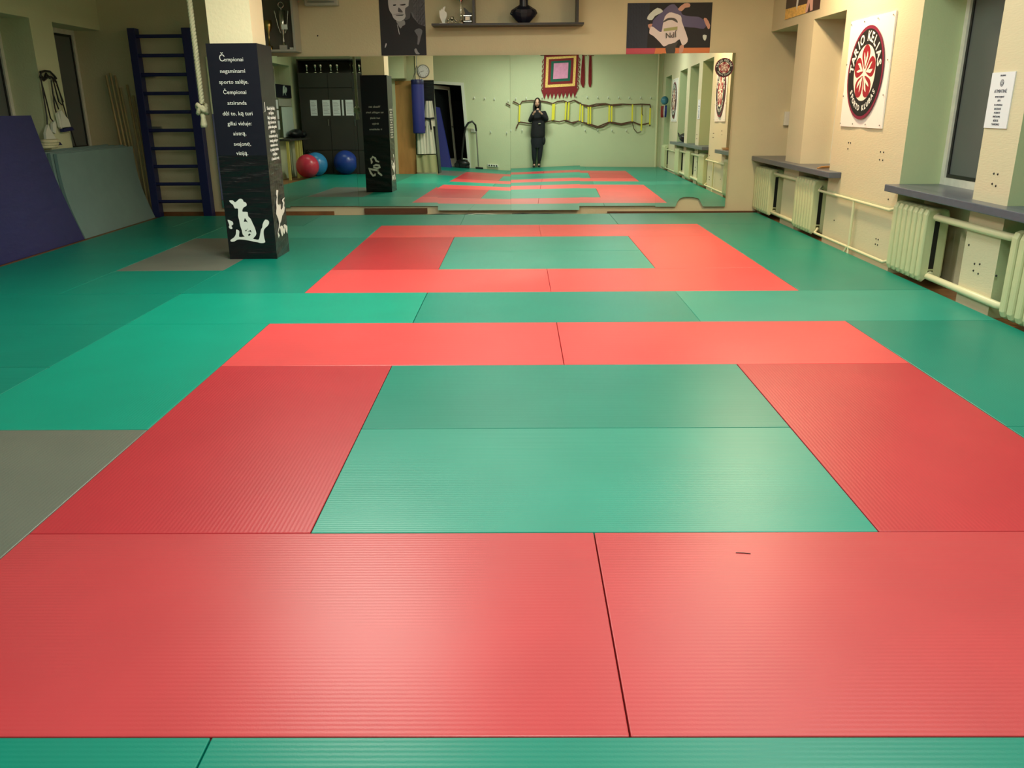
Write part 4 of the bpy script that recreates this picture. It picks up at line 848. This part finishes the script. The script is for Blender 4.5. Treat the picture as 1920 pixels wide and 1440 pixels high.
# ------------------------------------------------------------------ left back area (seen in the mirrors)
wd=thing('wardrobe','large dark brown wardrobe with sheets of paper on its doors','wardrobe',(-4.55,1.75,FZ))
WX0,WX1,WY0,WY1=-5.75,-3.66,1.43,1.97
MB().box(WX0,WX1,WY0,WY1-.03,FZ,2.28).build('body','wardrobe',wd)
xs=[WX0,-5.05,-4.36,WX1]
for i in range(3):
    d=MB().box(xs[i]+.006,xs[i+1]-.006,WY1-.03,WY1-.006,.55,1.94).build('door','wardrobe',wd)
    MB().box(xs[i+1]-.05,xs[i+1]-.035,WY1-.006,WY1+.015,1.1,1.25).build('door_handle','steel',d)
    MB().box(xs[i]+.006,xs[i+1]-.006,WY1-.03,WY1-.006,1.955,2.27).build('upper_door','wardrobe',wd); MB().box(xs[i]+.006,xs[i+1]-.006,WY1-.03,WY1-.006,FZ+.02,.535).build('drawer_front','wardrobe',wd)
wt=MB().box(WX0,WX1,WY0,WY1,2.55,2.58); wt.box(WX0,WX0+.03,WY0,WY1,2.2805,2.55); wt.box(WX1-.03,WX1,WY0,WY1,2.2805,2.55); wt.box(WX0+.03,WX1-.03,WY0,WY0+.02,2.2805,2.55)
single(wt,'top_shelf','shelf','dark open shelf box standing on the wardrobe','shelf',(-4.7,1.7,2.28))
for k,(x,l) in enumerate(((-5.55,'far left'),(-5.35,'second'),(-5.22,'third'),(-4.98,'fourth, with wide base'),(-4.83,'fifth, tall'),(-4.5,'sixth'),(-4.38,'seventh'),(-4.25,'eighth'),(-4.12,'ninth, at the right'))):
    single(MB().lathe([(.05,0),(.05,.015),(.012,.03),(.01,.1),(.03,.13),(.045,.2),(.04,.2),(0,.12)],(x,1.85,2.2805),14),'trophy_cup','silver','small silver cup on the wardrobe, from the left: '+l,'trophy',(x,1.85,2.28),'cups on the wardrobe')
PP_=[(-5.50,-5.34),(-5.21,-5.03),(-4.97,-4.79),(-4.75,-4.71),(-4.66,-4.42)]
for k,(a_,b_) in enumerate(PP_):
    m=MB().box(a_,b_,WY1-.0055,WY1-.0025,1.33,1.68)
    for j in range(9): m.box(a_+.02,b_-.02-.02*(j%3)*(1 if b_-a_>.1 else 0),WY1-.0025,WY1-.002,1.38+.03*j,1.385+.03*j,mi=1)
    single(m,'paper_sheet',['paper','ink'],'white printed sheet taped to the wardrobe, '+['leftmost in the mirror','second from the left in the mirror','middle one of five','narrow strip','rightmost, behind the reflected rope'][k],'paper',((a_+b_)/2,WY1,1.33),'sheets on the wardrobe')
bb=thing('exercise_ball','big dark blue exercise ball in front of the wardrobe, seen in the mirror','exercise ball',(-4.68,2.26,0)); MB().ball((-4.68,2.26,.275),.275,n=32,m=20).build('shell','blueball',bb)
single(MB().ball((-5.28,3.35,.255),.255,n=32,m=20),'exercise_ball','redball','red exercise ball at the left wall, half hidden by the padded column','exercise ball',(-5.28,3.35,0),'exercise balls by the left wall')
single(MB().ball((-5.24,2.80,.265),.265,n=32,m=20),'exercise_ball','skyball','light blue exercise ball just behind the red one','exercise ball',(-5.24,2.80,0),'exercise balls by the left wall')
bk=thing('backpack','black backpack on the floor between wardrobe and light blue ball','backpack',(-5.58,2.2,FZ)); MB().ball((-5.58,2.18,.24),.19,.13,.28).build('body','black',bk); MB().box(-5.68,-5.48,2.28,2.33,.02,.22,bev=.02).build('front_pocket','blackvinyl',bk); MB().tube([(-5.64,2.2,.5),(-5.58,2.22,.56),(-5.52,2.2,.5)],.012,8).build('carry_handle','black',bk)
# table along the left wall
tbx=thing('side_table','narrow dark table along the left wall with pale yellow legs','table',(-5.7,2.7,FZ)); MB().box(-5.89,-5.55,2.1,3.6,.80,.84,bev=.004).build('tabletop','wardrobe',tbx)
for y in (2.5,2.65,2.85,3.5): MB().box(-5.66,-5.61,y,y+.06,FZ,.80).build('leg','cardyellow',tbx)
jk=thing('folded_jacket','black jacket lying on the narrow table by the left wall','jacket',(-5.68,2.7,.84)); MB().ball((-5.70,2.62,.942),.15,.34,.10).ball((-5.62,2.35,.92),.09,.16,.08).build('body','black',jk)
single(MB().box(-5.885,-5.86,2.2,3.0,.86,1.52,bev=.01),'whiteboard','teal','pale whiteboard on the left wall above the black jacket','whiteboard',(-5.87,2.6,.86))
ps=thing('wall_poster','dark sports poster on the left wall above the whiteboard','poster',(XL,2.65,1.72)); m=MB().box(XL,XL+.012,2.1,3.2,1.72,2.0)
m.prism(smooth_poly([(-.3,-.1),(-.2,.05),(-.25,.12),(-.1,.1),(-.05,-.1),(-.15,-.02)],2),(XL+.0125,2.8,1.86),(0,1,0),(0,0,1),(.001,0,0),1); m.prism(smooth_poly([(.1,.05),(.2,.1),(.3,.02),(.2,-.03)],2),(XL+.0125,2.3,1.86),(0,1,0),(0,0,1),(.001,0,0),1); m.build('print',['blacknavy','teal'],ps)
single(MB().box(XL,XL+.01,3.25,3.6,1.70,2.0),'photo_print','ventg','grey photo print beside the dark poster on the left wall','photo',(XL,3.4,1.7))
for k,z in enumerate((1.48,1.26,1.04)): single(MB().box(XL,XL+.008,3.15,3.5,z,z+.19),'paper_sheet','paper','white sheet in the column of papers on the left wall, '+['top one','middle one','bottom one'][k],'paper',(XL,3.3,z),'papers on the left wall')
single(MB().box(XL,XL+.01,2.15,3.1,1.54,1.70),'wall_calendar','ventg','grey calendar strip under the dark poster','calendar',(XL,2.6,1.54))

# ------------------------------------------------------------------ ceiling lamps
for (x,y,ax,W,c_,l) in LAMPS:
    hx_,hy_=(.66,.16) if ax=='x' else (.16,.66)
    r=thing('ceiling_lamp','ceiling lamp '+l,'lamp',(x,y,ZC))
    MB().box(x-hx_,x+hx_,y-hy_,y+hy_,ZC-.06,ZC,bev=.006).build('housing','lampbody',r)
    MB().box(x-hx_+.03,x+hx_-.03,y-hy_+.03,y+hy_-.03,ZC-.085,ZC-.06).build('diffuser','lamp',r)

# ------------------------------------------------------------------ the woman taking the photograph (seen in the mirror)
def skin_mesh(nodes,edges,root,sub=2):
    ids=list(nodes); me=bpy.data.meshes.new('s'); me.from_pydata([nodes[i][0] for i in ids],[(ids.index(a),ids.index(b)) for a,b in edges],[])
    o=bpy.data.objects.new('s',me); COL.objects.link(o); o.modifiers.new('k','SKIN'); sv=me.skin_vertices[0].data
    for k,i in enumerate(ids):
        r_=nodes[i][1]; sv[k].radius=r_ if isinstance(r_,tuple) else (r_,r_); sv[k].use_root=(i==root)
    md=o.modifiers.new('u','SUBSURF'); md.levels=sub; md.render_levels=sub
    bpy.context.view_layer.update(); ev=o.evaluated_get(bpy.context.evaluated_depsgraph_get()); mm=bpy.data.meshes.new_from_object(ev)
    V=[tuple(v.co) for v in mm.vertices]; F=[tuple(p.vertices) for p in mm.polygons]
    bpy.data.objects.remove(o); return V,F
PX,PY=-.22,-1.93
pr=thing('person','long-haired woman in a black coat holding a phone, reflected in the mirror','person',(PX,PY,0))
def side(s):
    n={}
    n['sh']=((PX+s*.155,PY,1.47),.05); n['el']=((PX+s*.24,PY+.06,1.26),.04); n['wr']=((PX-.04+s*.085,PY+.235,1.470),.024)
    return n
# body: torso, legs, arms, neck in one surface
N={'pel':((PX,PY,.93),(.125,.09)),'wai':((PX,PY,1.08),(.105,.08)),'che':((PX,PY,1.33),(.13,.09)),'nk0':((PX-.02,PY,1.51),(.06,.05)),'nk1':((PX-.045,PY+.01,1.60),(.045,.045))}
E=[('pel','wai'),('wai','che'),('che','nk0'),('nk0','nk1')]
for s,t in ((-1,'l'),(1,'r')):
    for k,v in side(s).items(): N[k+t]=v
    hx=PX-.04+s*.072
    N['pa'+t]=((hx,PY+.268,1.490),(.022,.03))
    N['hp'+t]=((PX+s*.085,PY,.86),(.075,.075)); N['kn'+t]=((PX+s*.075,PY+.01,.47),.05); N['an'+t]=((PX+s*.065,PY-.01,.09),.033); N['fo'+t]=((PX+s*.07,PY+.13,.035),(.032,.028))
    E+=[('che','sh'+t),('sh'+t,'el'+t),('el'+t,'wr'+t),('wr'+t,'pa'+t),('pel','hp'+t),('hp'+t,'kn'+t),('kn'+t,'an'+t),('an'+t,'fo'+t)]
V,F=skin_mesh(N,E,'pel'); body=MB().add(V,F,0,True)
# fingers: four wrapped behind and over the phone, thumb at the side
for s in (-1,1):
    hx=PX-.04+s*.072
    for k in range(4):
        zb=1.512-.013*k; L=(.9,1,.95,.75)[k]
        nn={'a':((hx,PY+.27,zb-.008),.0085),'b':((hx-s*.004,PY+.288,zb),.0085),'c':((hx-s*.016*L,PY+.297,zb+.002),.0075),'d':((hx-s*.036*L,PY+.300,zb+.003),.006)}
        v_,f_=skin_mesh(nn,[('a','b'),('b','c'),('c','d')],'a',1); body.add(v_,f_,0,True)
    nn={'a':((hx-s*.004,PY+.255,1.475),.0105),'b':((hx-s*.022,PY+.262,1.477),.0095),'c':((hx-s*.038,PY+.277,1.487),.008)}
    v_,f_=skin_mesh(nn,[('a','b'),('b','c')],'a',1); body.add(v_,f_,0,True)
# head
HX,HY,HZ=PX-.055,PY+.02,1.725
b=bmesh.new(); bmesh.ops.create_uvsphere(b,u_segments=40,v_segments=28,radius=1)
for v in b.verts:
    x,y,z=v.co; d=1.0
    fx=max(0,y)
    jaw=1-.28*max(0,-z)**1.3
    X,Y,Z=x*.079*jaw,y*.092*(1-.12*max(0,-z)),z*.113
    g=lambda cx,cz,sx,sz:math.exp(-((X-cx)/sx)**2-((Z-cz)/sz)**2)
    if y>0:
        Y+=.020*g(0,-.022,.011,.020)+.006*g(0,.0,.008,.02)-.010*g(-.03,.004,.016,.011)-.010*g(.03,.004,.016,.011)+.006*g(0,-.06,.022,.010)+.007*g(0,-.10,.022,.015)+.004*g(0,.03,.05,.012)
    v.co=(HX+X,HY+Y,HZ+Z)
body.bm(b,0,True)
for s in (-1,1): body.ball((HX+s*.077,HY-.005,HZ-.005),.010,.02,.03,12,8)
body.ball((HX,HY+.092,HZ-.052),.022,.006,.007,12,8,mi=2)
for s in (-1,1): body.ball((HX+s*.03,HY+.080,HZ+.005),.012,.007,.006,12,8,mi=1)
for s in (-1,1): body.ball((HX+s*.03,HY+.086,HZ+.026),.018,.004,.003,10,6,mi=1)
body.build('body',['skin','eye','lips'],pr)
# hair
m=MB(); V=[];F=[]; nr,na=18,28
for i in range(nr+1):
    t=i/nr
    for k in range(na+1):
        u_=k/na; open_=R(10+34*min(1,t*2.2)) if t>.10 else R(2)
        a=R(90)+open_+(2*math.pi-2*open_)*u_
        if t<.35:
            q=t/.35*math.pi/2; r1,r2,z=math.sin(q)*.092+.001,math.sin(q)*.110+.001,HZ+.012+math.cos(q)*.128
        else:
            q=(t-.35)/.65; r1=.092+.016*math.sin(q*3)-.01*q; r2=.108-.03*q; z=HZ+.012-q*.30
        V.append((HX+r1*math.cos(a),HY-.006-(.01*t)+r2*math.sin(a)*(1 if t<.35 else (1-.25*(t-.35))),z))
for i in range(nr):
    for k in range(na): A=i*(na+1)+k; F.append((A,A+1,A+na+2,A+na+1))
m.add(V,F,0,True)
for s in (-1,1): m.tube([(HX+s*.080,HY+.02,HZ+.02),(HX+s*.088,HY+.035,HZ-.08),(HX+s*.085,HY+.05,HZ-.18),(HX+s*.07,HY+.07,HZ-.29)],[.02,.028,.026,.008],10)
m.build('hair','hair',pr)
# coat
N={'hem':((PX,PY,.72),(.225,.15)),'hip':((PX,PY,.92),(.220,.15)),'wai':((PX,PY,1.12),(.205,.14)),'che':((PX,PY,1.32),(.215,.14)),'col':((PX-.015,PY,1.49),(.095,.08))}
E=[('hem','hip'),('hip','wai'),('wai','che'),('che','col')]
for s,t in ((-1,'l'),(1,'r')):
    N['sh'+t]=((PX+s*.165,PY,1.45),.072); N['el'+t]=((PX+s*.238,PY+.06,1.24),.066); N['wr'+t]=((PX-.04+s*.10,PY+.205,1.435),.042)
    E+=[('che','sh'+t),('sh'+t,'el'+t),('el'+t,'wr'+t)]
V,F=skin_mesh(N,E,'che'); ct=MB().add(V,F,0,True).build('coat','coat',pr)
MB().box(PX+.0,PX+.07,PY+.128,PY+.150,1.165,1.19,bev=.003).build('coat_badge','silver',ct)
MB().ball((PX+.165,PY+.02,.72),.055,.07,.12).build('coat_pocket','coat',ct)
m=MB(); rr=[(.80,.188,.128),(.72,.192,.13),(.62,.172,.118),(.54,.152,.108)]
m.add([(PX+a_*math.cos(k*math.pi/12),PY+b_*math.sin(k*math.pi/12)*(1+.04*math.sin(k*2)),z) for z,a_,b_ in rr for k in range(24)],[(i*24+k,(i+1)*24+k,(i+1)*24+(k+1)%24,i*24+(k+1)%24) for i in range(3) for k in range(24)],0,True); m.build('skirt','trousers',pr)
N={};E=[]
N['p']=((PX,PY,.90),(.12,.095))
for s,t in ((-1,'l'),(1,'r')):
    N['h'+t]=((PX+s*.095,PY,.80),(.10,.10)); N['k'+t]=((PX+s*.082,PY+.01,.46),.080); N['c'+t]=((PX+s*.076,PY,.30),.072); N['a'+t]=((PX+s*.066,PY-.01,.14),.045)
    E+=[('p','h'+t),('h'+t,'k'+t),('k'+t,'c'+t),('c'+t,'a'+t)]
V,F=skin_mesh(N,E,'p'); MB().add(V,F,0,True).build('trousers','trousers',pr)
for s in (-1,1):
    V,F=skin_mesh({'a':((PX+s*.066,PY-.01,.20),.050),'b':((PX+s*.066,PY-.01,.07),.046),'c':((PX+s*.072,PY+.07,.045),(.042,.036)),'d':((PX+s*.078,PY+.16,.038),(.036,.028))},[('a','b'),('b','c'),('c','d')],'a')
    V=[(x,y,max(z,.003)) for x,y,z in V]; MB().add(V,F,0,True).build('boot','boots',pr)
ph=thing('phone','dark smartphone held sideways by the woman','phone',(PX-.04,PY+.29,1.505)); MB().box(PX-.04-.072,PX-.04+.072,PY+.279,PY+.287,1.470,1.540,bev=.003).build('phone_body','black',ph)
MB().box(PX-.04-.068,PX-.04+.068,PY+.2775,PY+.279,1.475,1.535).build('screen','film',ph)
